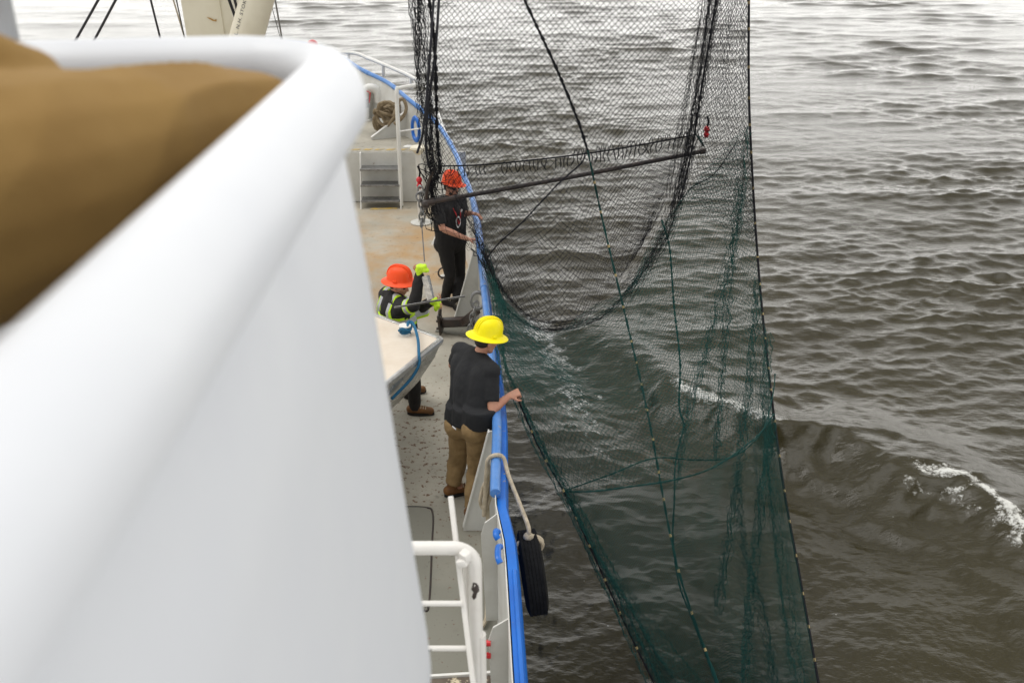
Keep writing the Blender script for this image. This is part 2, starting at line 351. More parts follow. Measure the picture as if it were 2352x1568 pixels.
    mf = N(t, 'Math', operation='MULTIPLY'); t.links.new(fl.outputs[0], mf.inputs[0]); t.links.new(ct.outputs[0], mf.inputs[1])
    dist = N(t, 'VectorMath', operation='LENGTH'); t.links.new(ob, dist.inputs[0])
    nr_ = N(t, 'MapRange'); nr_.inputs[1].default_value = 13; nr_.inputs[2].default_value = 9; t.links.new(dist.outputs['Value'], nr_.inputs[0])
    mf2 = N(t, 'Math', operation='MULTIPLY'); t.links.new(mf.outputs[0], mf2.inputs[0]); t.links.new(nr_.outputs[0], mf2.inputs[1])
    fm = N(t, 'Math', operation='MAXIMUM'); t.links.new(gm.outputs[0], fm.inputs[0]); t.links.new(mf2.outputs[0], fm.inputs[1])
    m2 = N(t, 'Mix', data_type='RGBA'); t.links.new(fm.outputs[0], m2.inputs[0]); t.links.new(mx.outputs[2], m2.inputs[6]); m2.inputs[7].default_value = (.66, .66, .62, 1)
    t.links.new(m2.outputs[2], b.inputs['Base Color'])
    rr = N(t, 'MapRange'); rr.inputs[3].default_value = .05; rr.inputs[4].default_value = .8; t.links.new(fm.outputs[0], rr.inputs[0]); t.links.new(rr.outputs[0], b.inputs['Roughness'])
    b.inputs['IOR'].default_value = 1.40
    mp = N(t, 'Mapping'); mp.inputs['Scale'].default_value = (1, 1.9, 1); t.links.new(ob, mp.inputs[0])
    b1 = N(t, 'TexNoise', Scale=7.0, Detail=5.0, Roughness=.6); t.links.new(mp.outputs[0], b1.inputs['Vector'])
    bp = N(t, 'Bump', Strength=.45, Distance=.03); t.links.new(b1.outputs[0], bp.inputs['Height']); t.links.new(bp.outputs[0], b.inputs['Normal'])
    tag(put('water', me, m), kind='structure', label='choppy olive brown sea with bow wave and foam')
water()
# ------------------------------------------------------------------ the ship: decks, bulwark, bow rail, bridge wing
DK = 0.0; FD = 0.9
rail = [V(.09, 1.2, 1.02), V(.07, 3.0, 1.03)] + [Z(u, v, z) for u, v, z in ((1178, 1568, 1.04), (1158, 1250, 1.05), (1138, 1140, 1.05), (1141, 960, 1.05), (1127, 800, 1.05), (1106, 610, 1.06), (1096, 520, 1.07), (1083, 450, 1.1), (1060, 390, 1.15), (1040, 340, 1.22), (1000, 280, 1.36), (940, 230, 1.55), (890, 190, 1.66), (830, 160, 1.75))]
rail += [V(-4.0, 22.0, 1.85), V(-5.0, 22.6, 1.9), V(-6.0, 22.0, 1.85), V(-7.2, 20.2, 1.75), V(-8.6, 17.0, 1.4), V(-9.6, 13.0, 1.1), V(-9.9, 6, 1.05), V(-10, 0, 1.02)]
RC = crv(rail, 420)
def out_dir(C):
    t = np.gradient(C, axis=0); n = np.stack([t[:, 1], -t[:, 0], 0 * t[:, 0]], 1); return n / np.linalg.norm(n, axis=1)[:, None]
ON = out_dir(RC)
def r_at(y):                                  # rail point and outward normal at forward distance y, starboard side
    i = np.argmin(np.abs(RC[:230, 1] - y) + (RC[:230, 0] < -3.6) * 9); return RC[i], ON[i]
# decks
def poly_deck(name, ylo, yhi, z, th, label):
    s = [p + n * .02 for p, n in zip(RC, ON) if ylo <= p[1] <= yhi]
    s = [V(p[0], p[1], z) for p in s]
    if s[0][1] > ylo + .02: pass
    mb = MB(); n = len(s)
    star = [p for p in s if p[0] > -5]; port = [p for p in s if p[0] <= -5]
    star = [V(star[0][0], ylo, z)] + star; port = port + [V(port[-1][0], ylo, z)]
    mb.prism((star + port), V(0, 0, -th))
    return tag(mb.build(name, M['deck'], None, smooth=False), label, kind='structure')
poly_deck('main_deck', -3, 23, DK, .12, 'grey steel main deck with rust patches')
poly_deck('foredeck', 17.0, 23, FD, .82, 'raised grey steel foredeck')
# painted lines and welds on the deck
mb = MB()
a, b = Z(850, 482, .004), Z(912, 480, .004); mb.prism([a, b, b + V(0, .09, 0), a + V(0, .09, 0)], V(0, 0, .003))
tag(mb.build('deck_marking', M['yellow_line'], None, smooth=False), 'worn yellow line below the steps', kind='structure')
mb = MB()
for i in range(9):
    x = -3.4 + i * .2; mb.prism([V(x, 17.06, FD + .004), V(x + .12, 17.06, FD + .004), V(x + .18, 17.15, FD + .004), V(x + .06, 17.15, FD + .004)], V(0, 0, .003))
tag(mb.build('deck_marking', M['yellow_line'], None, smooth=False), 'faded yellow hatching along foredeck edge', kind='structure')
hp = empty('hatch_plate', Z(975, 1290, 0), 'flush deck plate outlined by a raised weld seam beside the ladder', 'hatch')
mb = MB(); c = [Z(900, 1163, .004), Z(978, 1165, .004), Z(994, 1180, .004), Z(992, 1250, .004), Z(985, 1385, .004), Z(970, 1402, .004), Z(900, 1405, .004)]
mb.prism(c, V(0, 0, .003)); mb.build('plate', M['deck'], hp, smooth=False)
mb = MB(); mb.tube(crv(c, 90), .009, 6); mb.build('weld_seam', M['black_iron'], hp)
# bulwark
bw = empty('ship_bulwark', V(-.1, 8, 0), 'blue capped white steel bulwark curving up to the bow', 'bulwark')
sel = [i for i in range(len(RC)) if i % 2 == 0]
def rake(z, i):                               # hull flares outward at the bow
    f = np.clip((RC[i][1] - 12) / 9, 0, 1); return -.22 * f * (RC[i][2] - z)
inner = [[RC[i] + ON[i] * (rake(z, i) - .005) + V(0, 0, z - RC[i][2]) for z in (RC[i][2] - .015, RC[i][2] - .35, RC[i][2] - .7, FD + .0 if RC[i][1] > 17.2 else DK)] for i in sel]
g = []
for k, i in enumerate(sel):
    a = inner[k]; g.append(a + [p + ON[i] * .008 for p in a[::-1]])
mb = MB(); mb.quadgrid(g, True); mb.build('bulwark_plate', M['grey_white'], bw)
g = []
for i in sel:
    p, n = RC[i], ON[i]
    wv = .075 if p[1] < 9 else .05
    top = p + V(0, 0, -.02 if p[1] < 6.0 else -.05)
    prof = [top + n * .012, top + n * wv, top + n * (wv + .015) - V(0, 0, .03), p + n * (wv + .02 + rake(p[2] - .7, i)) - V(0, 0, .7), p + n * (wv + rake(p[2] - 1.8, i)) - V(0, 0, 1.8), p + n * (wv - .05 + rake(-2.6, i)) + V(0, 0, -2.6 - p[2])]
    g.append(prof)
mb = MB(); mb.quadgrid(g); mb.build('hull_side', M['blue'], bw)
# half-round moulding on the outside and lugs in the gateway
near = [i for i in range(len(RC)) if RC[i][0] > -1 and RC[i][1] < 5.35]
mb = MB(); mb.tube([RC[i] + ON[i] * .055 + V(0, 0, -.012) for i in near], .016, 8); mb.build('moulding', M['blue'], bw)
pr = [i for i in range(len(RC)) if RC[i][1] >= 6.2]; 
path = [RC[i] for i in pr]
mb = MB(); mb.tube(path, .040, 14); mb.build('cap_rail', M['blue_rail'], bw)
for u, v, ln in ((1146, 1224, .04), (1151, 1268, .09)):
    p = Z(u, v, 1.05); mb = MB(); mb.tube(crv([p + V(-.005, -ln, -.02), p + V(-.02, -ln * .6, .0), p + V(-.02, ln * .6, 0), p + V(-.005, ln, -.02)], 12), .022, 10); mb.build('lug', M['blue'], bw)
for y in (7.9, 9.05, 10.4, 12.9, 14.6, 16.2, 17.9, 19.0, 19.9, 20.6):      # pipe joint sleeves
    p, n = r_at(y); i = np.argmin(np.linalg.norm(RC - p, axis=1)); mb = MB(); mb.tube([RC[i] - (RC[i + 1] - RC[i]) * .9, RC[i] + (RC[i + 1] - RC[i]) * .2], .045, 14); mb.build('rail_joint', M['blue_rail'], bw)
def bracket(y, depth, zt, z0=0.0, foot=.05, m='grey_white', th=.016, edge=True):
    p, n = r_at(y); t = nrm(np.cross(n, (0, 0, 1)))
    a = p + V(0, 0, zt - p[2]) + n * -.02
    poly = [V(*(p[:2] - n[:2] * .02), z0), V(*(p[:2] - n[:2] * depth), z0), V(*(p[:2] - n[:2] * depth), z0 + foot), a - n * .05, a]
    mb = MB(); mb.prism([q - t * th / 2 for q in poly], t * th)
    o = mb.build('bracket', M[m], bw, smooth=False)
    if edge:
        mb = MB(); e0, e1 = poly[2], poly[3]; mid = (e0 + e1) / 2; ax = frame(e1 - e0, t)
        mb.box(mid, (.055, np.linalg.norm(e1 - e0), .012), np.array([t, nrm(e1 - e0), np.cross(t, nrm(e1 - e0))]))
        mb.build('flange', M['white'], o, smooth=False)
bracket(7.25, .30, 1.0); bracket(11.7, .34, 1.0); bracket(14.9, .3, 1.0); bracket(9.5, .28, 1.0, edge=True)
bracket(18.2, .75, 1.35, FD); bracket(19.6, .65, 1.5, FD); bracket(20.4, .6, 1.6, FD, edge=False)
for v, d in ((1215, .09), (1445, .10)):       # rounded stiffener plates aft
    y = Z(1140, v, .9)[1]; p, n = r_at(y)
    poly = [p - n * .0 + V(0, 0, -.03), p - n * d + V(0, 0, -.10), p - n * (d + .03) + V(0, 0, -.2), p - n * (d + .0) + V(0, 0, -1.0), p - n * .0 + V(0, 0, -1.0)]
    mb = MB(); mb.prism(poly, V(0, .014, 0)); o = mb.build('stiffener', M['grey_white'], bw, smooth=False)
    if v > 1300:
        for dz in (-.12, -.22):
            mb = MB(); cc_ = p - n * (d + .015) + V(0, 0, dz - .1); mb.rod(cc_ + V(-.045, 0, 0), cc_ + V(.0, 0, 0), .020, 8); mb.rod(cc_ + V(-.05, 0, 0), cc_ + V(-.035, 0, 0), .032, 8); mb.build('bolt', M['red'], o)
# oval fairlead at the foredeck break
p, n = r_at(17.6); c = Z(955, 297, 1.2)
mb = MB(); mb.ring(c, np.array([nrm(np.cross(n, (0, 0, 1))), (0, 0, 1), n]), .13, .03, 24, 8, 1.5); mb.build('fairlead_ring', M['blue'], bw)
# white guard rail round the bow
gp = [P(u, v, y) for u, v, y in ((1047, 350, 16.0), (1031, 328, 16.4), (1012, 282, 17.2), (985, 206, 18.4), (945, 177, 19.2), (880, 148, 20.0), (850, 136, 20.5), (800, 121, 21.1), (690, 128, 22.0))]
gr = empty('bow_guard_rail', gp[5], 'white tubular guard rail standing on the blue rail at the bow', 'guard rail')
mb = MB(); mb.tube(crv(gp, 80), .035, 10); mb.build('top_pipe', M['white'], gr)
for k_, r in ((3, .036), (4, .036), (5, .030), (7, .030)):
    p = gp[k_]; mb = MB(); mb.rod(V(p[0], p[1], r_at(p[1])[0][2] - .1), p, r, 8); mb.build('post', M['white'], gr)
# steps up to the foredeck
st = empty('steps', V(-2.3, 16.8, 0), 'white steel steps with grey treads leading up to the foredeck', 'steps')
x0, x1 = -2.62, -1.93
mb = MB(); mb.box((-2.6, 16.985, .45), (3.6, .025, .88)); tag(mb.build('back_plate', M['grey_white'], st, smooth=False))
for k, z in enumerate((.12, .38, .64)):
    mb = MB(); mb.box(((x0 + x1) / 2, 16.72 + k * .07, z), (x1 - x0 - .02, .26, .035), bev=.006); mb.build('tread', M['steel'], st, smooth=False)
for x in (x0, x1):
    mb = MB(); mb.prism([V(x, 16.55, 0), V(x, 16.60, 0), V(x, 16.96, .86), V(x, 16.96, .9), V(x, 16.86, .9)], V(.02, 0, 0)); mb.build('stringer', M['white'], st, smooth=False)
hr = empty('step_handrail', V(-1.86, 16.7, 0), 'white bent pipe handrail beside the foredeck steps', 'handrail')
b0, t0 = Z(922, 472, 0.02), None
t1 = P(911, 207, b0[1] + .05)
mb = MB(); mb.tube(crv([b0, (b0 + t1) / 2, t1 - V(0, 0, .06), t1 + V(.05, .05, .02), t1 + V(.5, .5, .02)], 40), .035, 10); mb.build('pipe', M['white'], hr)
mb = MB(); m_ = b0 * .35 + t1 * .65; mb.rod(m_, m_ + V(.75, .4, .02), .014, 8); mb.build('mid_rail', M['white'], hr)
# gooseneck vents
def vent(loc, h, r, hd, name, label, grey=True):
    e = empty(name, loc, label, 'vent pipe'); hd = nrm(hd)
    q = [loc, loc + V(0, 0, h * .55), loc + V(0, 0, h)]
    a = [loc + V(0, 0, h) + hd * (1 - math.cos(t)) * r * 1.7 + V(0, 0, math.sin(t) * r * 1.7) for t in np.linspace(0, math.pi, 10)]
    mb = MB(); mb.tube(np.array([loc] + a + [a[-1] - V(0, 0, r * 1.6)]), r, 16); mb.build('pipe', M['white'], e)
    mb = MB(); mb.rod(loc, loc + V(0, 0, .03), r * 1.6, 16); mb.build('flange', M['white'], e)
    return e
v1 = vent(Z(838, 277, FD), .48, .085, (1, .15, 0), 'vent_pipe', 'white gooseneck vent with a red handle on the foredeck')
l1 = Z(838, 277, FD); mb = MB(); mb.rod(l1 + V(0, 0, .26), l1 + V(0, 0, .42), .098, 16); mb.build('collar', M['steel'], v1)
mb = MB(); mb.tube([l1 + V(.08, -.08, .58), l1 + V(.15, -.09, .55), l1 + V(.12, -.1, .36)], .012, 6); mb.build('handle', M['red'], v1)
l2 = Z(926, 450, 0) + V(.02, 0, 0); v2 = vent(l2, .74, .07, (1, 0, 0), 'vent_pipe', 'tall white hooked vent pipe right of the foredeck steps')
# mooring post near the break of the foredeck
mp_ = empty('mooring_post', Z(968, 512, 0), 'square white post with flared top in front of the foredeck', 'post')
b0 = Z(968, 512, 0); mb = MB(); mb.box(b0 + V(0, 0, .6), (.10, .10, 1.2), bev=.01); mb.build('column', M['white'], mp_, smooth=False)
mb = MB(); mb.lathe([(.001, 1.28), (.13, 1.28), (.14, 1.25), (.10, 1.22), (.06, 1.16)], b0, n=20); mb.build('cap', M['cream'], mp_)
mb = MB(); mb.lathe([(.18, .005), (.18, .02), (.12, .03), (.001, .03)], b0, n=20); mb.build('foot_plate', M['grey_white'], mp_)
# bridge wing: rounded bulwark close to the camera
WC = 4.9
XO, YO = -.208, 2.12
def wing_path(off, r):
    c = (XO + off - r, YO + off - r); p = [(XO + off, y) for y in np.linspace(-2.5, c[1], 30)]
    p += [(c[0] + r * math.cos(a), c[1] + r * math.sin(a)) for a in np.linspace(0, R(80), 24)[1:]]
    q = p[-1]; p += [(x, q[1] - .176 * (q[0] - x)) for x in np.linspace(q[0], -5.2, 30)[1:]]
    return np.array(p)
prof = [(-.160, -.075, .14), (-.170, -.055, .14), (-.172, -.03, .14), (-.166, -.008, .15), (-.150, .008, .17), (-.130, .017, .20), (-.108, .020, .25), (-.085, .017, .30), (-.065, .009, .35), (-.048, -.005, .40), (-.036, -.025, .44), (-.031, -.048, .46), (-.034, -.068, .46), (-.046, -.084, .45), (-.080, -.094, .45), (-.098, -.106, .45),
        (-.072, -.125, .45), (-.048, -.35, .45), (-.027, -.62, .45), (-.002, -.95, .45), (.022, -1.25, .45), (.026, -1.33, .45), (.006, -1.40, .45), (-.002, -1.6, .45), (-.006, -2.1, .45), (-.04, -2.1, .45), (-.03, -1.3, .4), (-.09, -.6, .4), (-.125, -.105, .3)]
g = []
paths = [wing_path(o, r_) for o, _, r_ in prof]
for k in range(len(paths[0])):
    g.append([V(paths[j][k][0], paths[j][k][1], WC + prof[j][1]) for j in range(len(prof))])
ww = empty('bridge_wing', V(-.5, 1.5, 3.8), 'white rounded bridge wing wall with broad curved capping, close and blurred', 'bridge wing wall')
mb = MB(); mb.quadgrid(g, True); mb.build('wall', M['wing'], ww, sharp=50)
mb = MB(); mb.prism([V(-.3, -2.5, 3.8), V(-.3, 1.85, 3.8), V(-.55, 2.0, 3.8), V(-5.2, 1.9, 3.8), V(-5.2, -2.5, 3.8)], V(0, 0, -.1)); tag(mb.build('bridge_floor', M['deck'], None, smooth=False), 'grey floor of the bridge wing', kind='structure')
mb = MB(); b0 = P(24, 118, 2.02); mb.rod(V(b0[0], b0[1], 3.8), V(b0[0], b0[1], 6.6), .021, 12)
sp_ = tag(mb.build('awning_post', M['steel_paint'], None), 'blurred grey pipe post at the upper left corner', 'post')

dh = empty('deckhouse', V(-2.5, 0, 0), 'white deckhouse carrying the bridge wing, mostly out of frame', 'deckhouse')
mb = MB(); mb.box(V(-3.1, -1.2, 1.62), (4.2, 5.6, 3.2), bev=.05); mb.build('house_wall', M['wing'], dh, smooth=False)
mb = MB(); mb.box(V(-.985, .2, 1.0), (.05, .8, 1.9), bev=.02); q = mb.build('door', M['grey_white'], dh, smooth=False)
mb = MB(); mb.tube([V(-.94, .5, 1.0), V(-.90, .5, 1.0), V(-.90, .35, 1.0)], .012, 6); mb.build('handle', M['steel'], q)
# ------------------------------------------------------------------ the trawl net: real twine, every strand a thin prism
def strands(name, pts, edges, rad, mat_, parent, rad_knots=None):
    pts = np.asarray(pts, float) - rootloc(parent); e = np.asarray(edges); n = len(e)
    a, b = pts[e[:, 0]], pts[e[:, 1]]; d = b - a; L = np.linalg.norm(d, axis=1); ok = L > 1e-5; a, b, d, e = a[ok], b[ok], d[ok], e[ok]; n = len(e); d /= np.linalg.norm(d, axis=1)[:, None]
    ref = np.where((np.abs(d[:, 2]) < .9)[:, None], [[0, 0, 1.]], [[1., 0, 0]])
    s = np.cross(d, ref); s /= np.linalg.norm(s, axis=1)[:, None]; t = np.cross(d, s)
    r = np.full((n, 1), rad) if np.ndim(rad) == 0 else np.asarray(rad)[ok][:, None]
    vs = np.empty((n, 6, 3))
    for k, q in enumerate((0, 2.0944, 4.18879)):
        o = r * (s * math.cos(q) + t * math.sin(q)); vs[:, k] = a + o; vs[:, 3 + k] = b + o
    base = (np.arange(n) * 6)[:, None, None]
    f = (base + np.array([[[0, 1, 4, 3], [1, 2, 5, 4], [2, 0, 3, 5]]])).reshape(-1, 4)
    me = bpy.data.meshes.new(name); me.vertices.add(n * 6); me.vertices.foreach_set('co', vs.ravel())
    me.loops.add(f.size); me.loops.foreach_set('vertex_index', f.ravel()); me.polygons.add(len(f)); me.polygons.foreach_set('loop_start', np.arange(len(f)) * 4); me.update(calc_edges=True)
    return put(name, me, mat_, parent)
def uvY(g):
    g = np.asarray(g, float); u, v, Y = g[..., 0], g[..., 1], g[..., 2]
    d = _F + (u - 1176)[..., None] / FPX * np.array([1, 0, 0]) - (v - 784)[..., None] / FPX * _U
    return np.array([0, 0, CAM_H]) + d * (Y / d[..., 1])[..., None]
def coons(top, bot, left, right, nr, nc):
    T, B, Lf, Rt = crv(uvY(top), nc + 1), crv(uvY(bot), nc + 1), crv(uvY(left), nr + 1), crv(uvY(right), nr + 1)
    s = np.linspace(0, 1, nc + 1)[None, :, None]; t = np.linspace(0, 1, nr + 1)[:, None, None]
    G = (1 - t) * T[None] + t * B[None] + (1 - s) * Lf[:, None] + s * Rt[:, None]
    G -= (1 - s) * (1 - t) * T[0] + s * (1 - t) * T[-1] + (1 - s) * t * B[0] + s * t * B[-1]
    return G
def lattice(G, jit=.10, keep=None):
    nr, nc = G.shape[:2]; idx = np.arange(nr * nc).reshape(nr, nc)
    G = G.copy(); sp = np.linalg.norm(np.diff(G, axis=1), axis=2).mean(); G += rng.normal(0, sp * jit, G.shape)
    e = []
    I, J = np.meshgrid(np.arange(nr - 1), np.arange(nc), indexing='ij'); ev = (I + J) % 2 == 0
    for dj in (-1, 1):
        m = ev & (J + dj >= 0) & (J + dj < nc); e.append(np.stack([idx[I[m], J[m]], idx[I[m] + 1, J[m] + dj]], 1))
    return G.reshape(-1, 3), np.concatenate(e)
def wob(G, amp, f1=5, f2=4, seed=0):
    """billow a panel: push it along the line of sight's depth by smooth folds."""
    g = np.random.default_rng(seed); nr, nc = G.shape[:2]; s = np.linspace(0, 1, nc)[None]; t = np.linspace(0, 1, nr)[:, None]; o = 0
    for k in range(6):
        o = o + np.sin(2 * np.pi * (g.uniform(.4, 1) * f1 * s + g.uniform(-.5, .5) * f2 * t) + g.uniform(0, 6.28))
    w_ = np.sin(np.pi * s) * np.ones_like(t)
    G = G.copy(); G[..., 1] += amp * o * .4 * w_; return G
def gather(G, folds, seed=0):
    """crowd the columns of a panel towards given across-positions (s, strength, width): hanging folds."""
    nr, nc = G.shape[:2]; s = np.linspace(0, 1, nc); out = np.empty_like(G)
    for i in range(nr):
        t = i / (nr - 1); q = s.copy()
        for s0, s1, st_, wd in folds:
            c = s0 + (s1 - s0) * t; q = q + st_ * (c - q) * np.exp(-((s - c) / wd) ** 2)
        for k in range(3): out[i, :, k] = np.interp(q, s, G[i, :, k])
        out[i, :, 1] += .03 * np.sin(40 * s)
    return out
NET = empty('trawl_net', uvY([1690, 1568, 7.28]), 'huge black and green trawl net hanging beside the hull into the water', 'fishing net')
def YY(v, k=0.0):                                 # forward distance of the hanging net by height in view
    return float(np.interp(v, [-80, 0, 400, 700, 900, 1130, 1568, 1640], [11.2, 11.1, 10.9, 10.2, 9.2, 8.2, 6.95, 6.8])) + k
def L3(pts, k=0.0): return [(p[0], p[1], p[2] if len(p) > 2 else YY(p[1], k)) for p in pts]
# edges of the bag
EL = L3([(1128, 600, 10.6), (1140, 700, 9.6), (1152, 830, 8.2), (1188, 915, 7.75), (1240, 1035, 7.6), (1290, 1130, 7.5), (1390, 1330, 7.25), (1500, 1568, 6.95), (1530, 1640, 6.8)])
ER = L3([(1719, -70), (1720, 0), (1722, 270), (1745, 650), (1790, 1050), (1838, 1330), (1880, 1568), (1893, 1640)])
EM = L3([(1190, -40), (1205, 0), (1275, 150), (1325, 270), (1350, 345), (1385, 510), (1440, 740), (1490, 960), (1540, 1230), (1580, 1380), (1650, 1568), (1685, 1640)], -.08)
ARC = [(1112, 590, 10.75), (1145, 665, 10.3), (1190, 715, 10.0), (1250, 746, 9.9), (1320, 735, 10.0), (1390, 680, 10.2), (1450, 600, 10.4), (1490, 530, 10.6)]
# black forward panel, wide mesh
G = coons(L3([(985, -70), (1200, -70), (1420, -70), (1630, -70)]), ARC, L3([(985, -70), (988, 150), (998, 300), (1020, 400), (1070, 500), (1112, 590)]), L3([(1630, -70), (1590, 200), (1550, 380), (1490, 530)]), 104, 92)
p, e = lattice(wob(G, .12, 3, 2, 1), .12); strands('net_panel', p, e, .0027, M['black'], NET)
# its after sheet, seen through it below the spreader
G = coons(L3([(1000, 395), (1180, 372), (1360, 345), (1590, 310)], .35), [(1118, 600, 11.0), (1150, 668, 10.6), (1195, 716, 10.3), (1255, 744, 10.2), (1325, 730, 10.3), (1390, 676, 10.5), (1450, 600, 10.8), (1495, 530, 11)], L3([(1000, 395), (1040, 470), (1090, 560), (1118, 600)], .35), L3([(1590, 310), (1550, 420), (1520, 480), (1495, 530)], .35), 60, 100)
p, e = lattice(wob(G, .1, 4, 3, 2), .13); strands('net_panel', p, e, .0017, M['navy'], NET)
# gathered wings left and right of the mouth
def bundle(name, lft, rgt, nr, nc, rad, m, jit=.5, k=0.0, parent=NET):
    """gathered netting: long drawn-out meshes whose columns wander and crowd together."""
    nr = max(8, int(nr * .42)); lft, rgt = L3(lft, k), L3(rgt, k); G = coons([lft[0], rgt[0]], [lft[-1], rgt[-1]], lft, rgt, nr, nc)
    s = np.linspace(0, 1, nc + 1); t = np.linspace(0, 1, nr + 1)[:, None]; out = np.empty_like(G); ph = rng.uniform(0, 6.28, 4)
    q = np.clip(s[None] + .07 * np.sin(7 * s[None] + 9 * t + ph[0]) + .05 * np.sin(17 * s[None] - 6 * t + ph[1]) + .03 * np.sin(31 * s[None] + 11 * t + ph[2]), -.06, 1.06)
    for i in range(nr + 1):
        for c_ in range(3): out[i, :, c_] = np.interp(q[i], s, G[i, :, c_]) + np.where(q[i] > 1, q[i] - 1, np.where(q[i] < 0, q[i], 0)) * (G[i, -1, c_] - G[i, 0, c_])
    out[..., 1] += .10 * np.sin(9 * s + ph[3])[None] + .05 * np.sin(23 * s + 1)[None]
    p, e = lattice(out, jit * .35); return strands(name, p, e, rad, m, parent)
bundle('gathered_wing', [(930, -70), (936, 0), (950, 150), (965, 300), (975, 400)], [(975, -70), (985, 0), (1000, 150), (1005, 300), (1015, 400)], 110, 30, .0024, M['black'], .75)
bundle('gathered_wing', [(935, -70), (940, 0), (958, 200), (985, 400)], [(962, -70), (968, 0), (985, 200), (1010, 400)], 90, 18, .0026, M['black'], .9, .08)
bundle('gathered_wing', [(1612, -70), (1606, 0), (1575, 200), (1545, 380), (1525, 480), (1480, 560), (1415, 655), (1345, 722), (1250, 742), (1190, 705), (1140, 640), (1115, 585)],
       [(1655, -70), (1648, 0), (1622, 200), (1598, 330), (1570, 440), (1545, 545), (1470, 665), (1390, 738), (1260, 762), (1175, 735), (1128, 665), (1105, 600)], 230, 40, .0017, M['black'], .8, -.02)
bundle('gathered_wing', [(1630, -70), (1622, 0), (1592, 200), (1568, 360), (1535, 480)], [(1660, -70), (1650, 0), (1620, 200), (1590, 360), (1560, 480)], 110, 24, .0021, M['black'], .9, .1)
bundle('gathered_wing', [(1628, -70), (1622, 0), (1588, 200), (1562, 360), (1535, 480), (1500, 560), (1430, 665)], [(1650, -70), (1643, 0), (1612, 200), (1585, 340), (1558, 470), (1520, 570), (1450, 680)], 150, 26, .0018, M['black'], .9, .05)
bundle('gathered_wing', [(938, -70), (945, 0), (962, 200), (985, 400)], [(988, -70), (990, 0), (1004, 200), (1016, 400)], 110, 26, .0022, M['black'], .9, .14)
# narrow panel between the right wing and the outer rope: two layers, turning green downward
G = coons(L3([(1640, -70), (1719, -70)]), L3([(1560, 470), (1740, 560)]), L3([(1640, -70), (1622, 150), (1598, 330), (1560, 470)]), L3([(1719, -70), (1720, 0), (1722, 270), (1740, 560)]), 110, 34)
p, e = lattice(wob(G, .06, 3, 3, 3), .25); strands('net_panel', p, e, .0024, M['black'], NET)
G2 = coons(L3([(1650, -70), (1717, -70)], .3), L3([(1575, 450), (1736, 540)], .3), L3([(1650, -70), (1630, 150), (1606, 330), (1575, 450)], .3), L3([(1717, -70), (1718, 0), (1720, 270), (1736, 540)], .3), 80, 26)
p, e = lattice(wob(G2, .06, 3, 3, 4), .3); strands('net_panel', p, e, .0024, M['navy'], NET)
# green bag, upper half: near and far sheet
LOOPF = [(1292, 1128, 7.5), (1400, 1090, 7.7), (1502, 1052, 7.9), (1600, 1056, 8.0), (1680, 1050, 8.1), (1735, 1010, 8.3), (1778, 950, 8.7)]
LOOPN = [(1292, 1128, 7.5), (1360, 1128, 7.45), (1440, 1118, 7.5), (1545, 1102, 7.6), (1640, 1072, 7.8), (1735, 1005, 8.2), (1778, 950, 8.65)]
TOPG = [(1128, 600, 10.6), (1160, 690, 10.0), (1250, 752, 9.8), (1330, 735, 9.9), (1400, 685, 10.1), (1480, 590, 10.4), (1540, 490, 10.6), (1610, 400, 10.8), (1680, 320, 10.9), (1723, 285, 10.95)]
ELu = [q for q in EL if q[1] < 1125] + [(1292, 1128, 7.5)]; ERu = L3([(1723, 285), (1733, 480), (1745, 650), (1764, 820), (1778, 950)])
def green(top, bot, l, r, nr, nc, k, rad, m, amp, seed, jit=.12, folds=None):
    sh = lambda c: [(a[0], a[1], a[2] + k) for a in c]
    G = coons(sh(top), sh(bot), sh(l), sh(r), nr, nc); G = wob(G, amp, 5, 3, seed)
    if folds: G = gather(G, folds)
    p, e = lattice(G, jit); return strands('net_panel', p, e, rad, m, NET)
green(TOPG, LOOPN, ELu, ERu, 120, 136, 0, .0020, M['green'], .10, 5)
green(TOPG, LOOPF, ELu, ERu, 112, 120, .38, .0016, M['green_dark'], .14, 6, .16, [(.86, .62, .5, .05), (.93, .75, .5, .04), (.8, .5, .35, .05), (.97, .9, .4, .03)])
# lower half: fine codend mesh
BOT = [(1530, 1650, 6.8), (1640, 1655, 6.8), (1760, 1655, 6.8), (1895, 1648, 6.8)]
ELd = [(1292, 1128, 7.5)] + [q for q in EL if q[1] > 1200]; ELd[-1] = BOT[0]
ERd = [(1778, 950, 8.65), (1802, 1120, 8.2), (1838, 1330, 7.6), (1880, 1568, 6.95), BOT[-1]]
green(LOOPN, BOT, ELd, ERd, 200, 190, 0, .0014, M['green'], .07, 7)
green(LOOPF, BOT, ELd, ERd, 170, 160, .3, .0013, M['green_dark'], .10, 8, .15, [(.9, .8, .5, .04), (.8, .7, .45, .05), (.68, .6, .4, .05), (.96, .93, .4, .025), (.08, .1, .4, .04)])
# folds and selvedges of doubled green netting
bundle('net_fold', [(1712, 300, 10.9), (1690, 480), (1655, 650), (1600, 860), (1572, 960)], [(1724, 300, 10.9), (1706, 480), (1674, 650), (1612, 860), (1580, 960)], 110, 12, .0024, M['green'], .8, -.05)
bundle('net_fold', [(1700, 430), (1672, 640), (1655, 860), (1640, 1050)], [(1708, 430), (1684, 640), (1664, 860), (1648, 1050)], 100, 12, .0024, M['green'], .8, .1)
bundle('net_fold', [(1735, 640), (1712, 900), (1672, 1200), (1640, 1400)], [(1744, 640), (1722, 900), (1684, 1200), (1650, 1400)], 130, 14, .0024, M['green'], .8, .1)
bundle('net_fold', [(1770, 960, 8.6), (1740, 1150, 8.1), (1718, 1350), (1700, 1568)], [(1776, 960, 8.6), (1752, 1150, 8.1), (1730, 1350), (1712, 1568)], 110, 14, .0024, M['green'], .8)
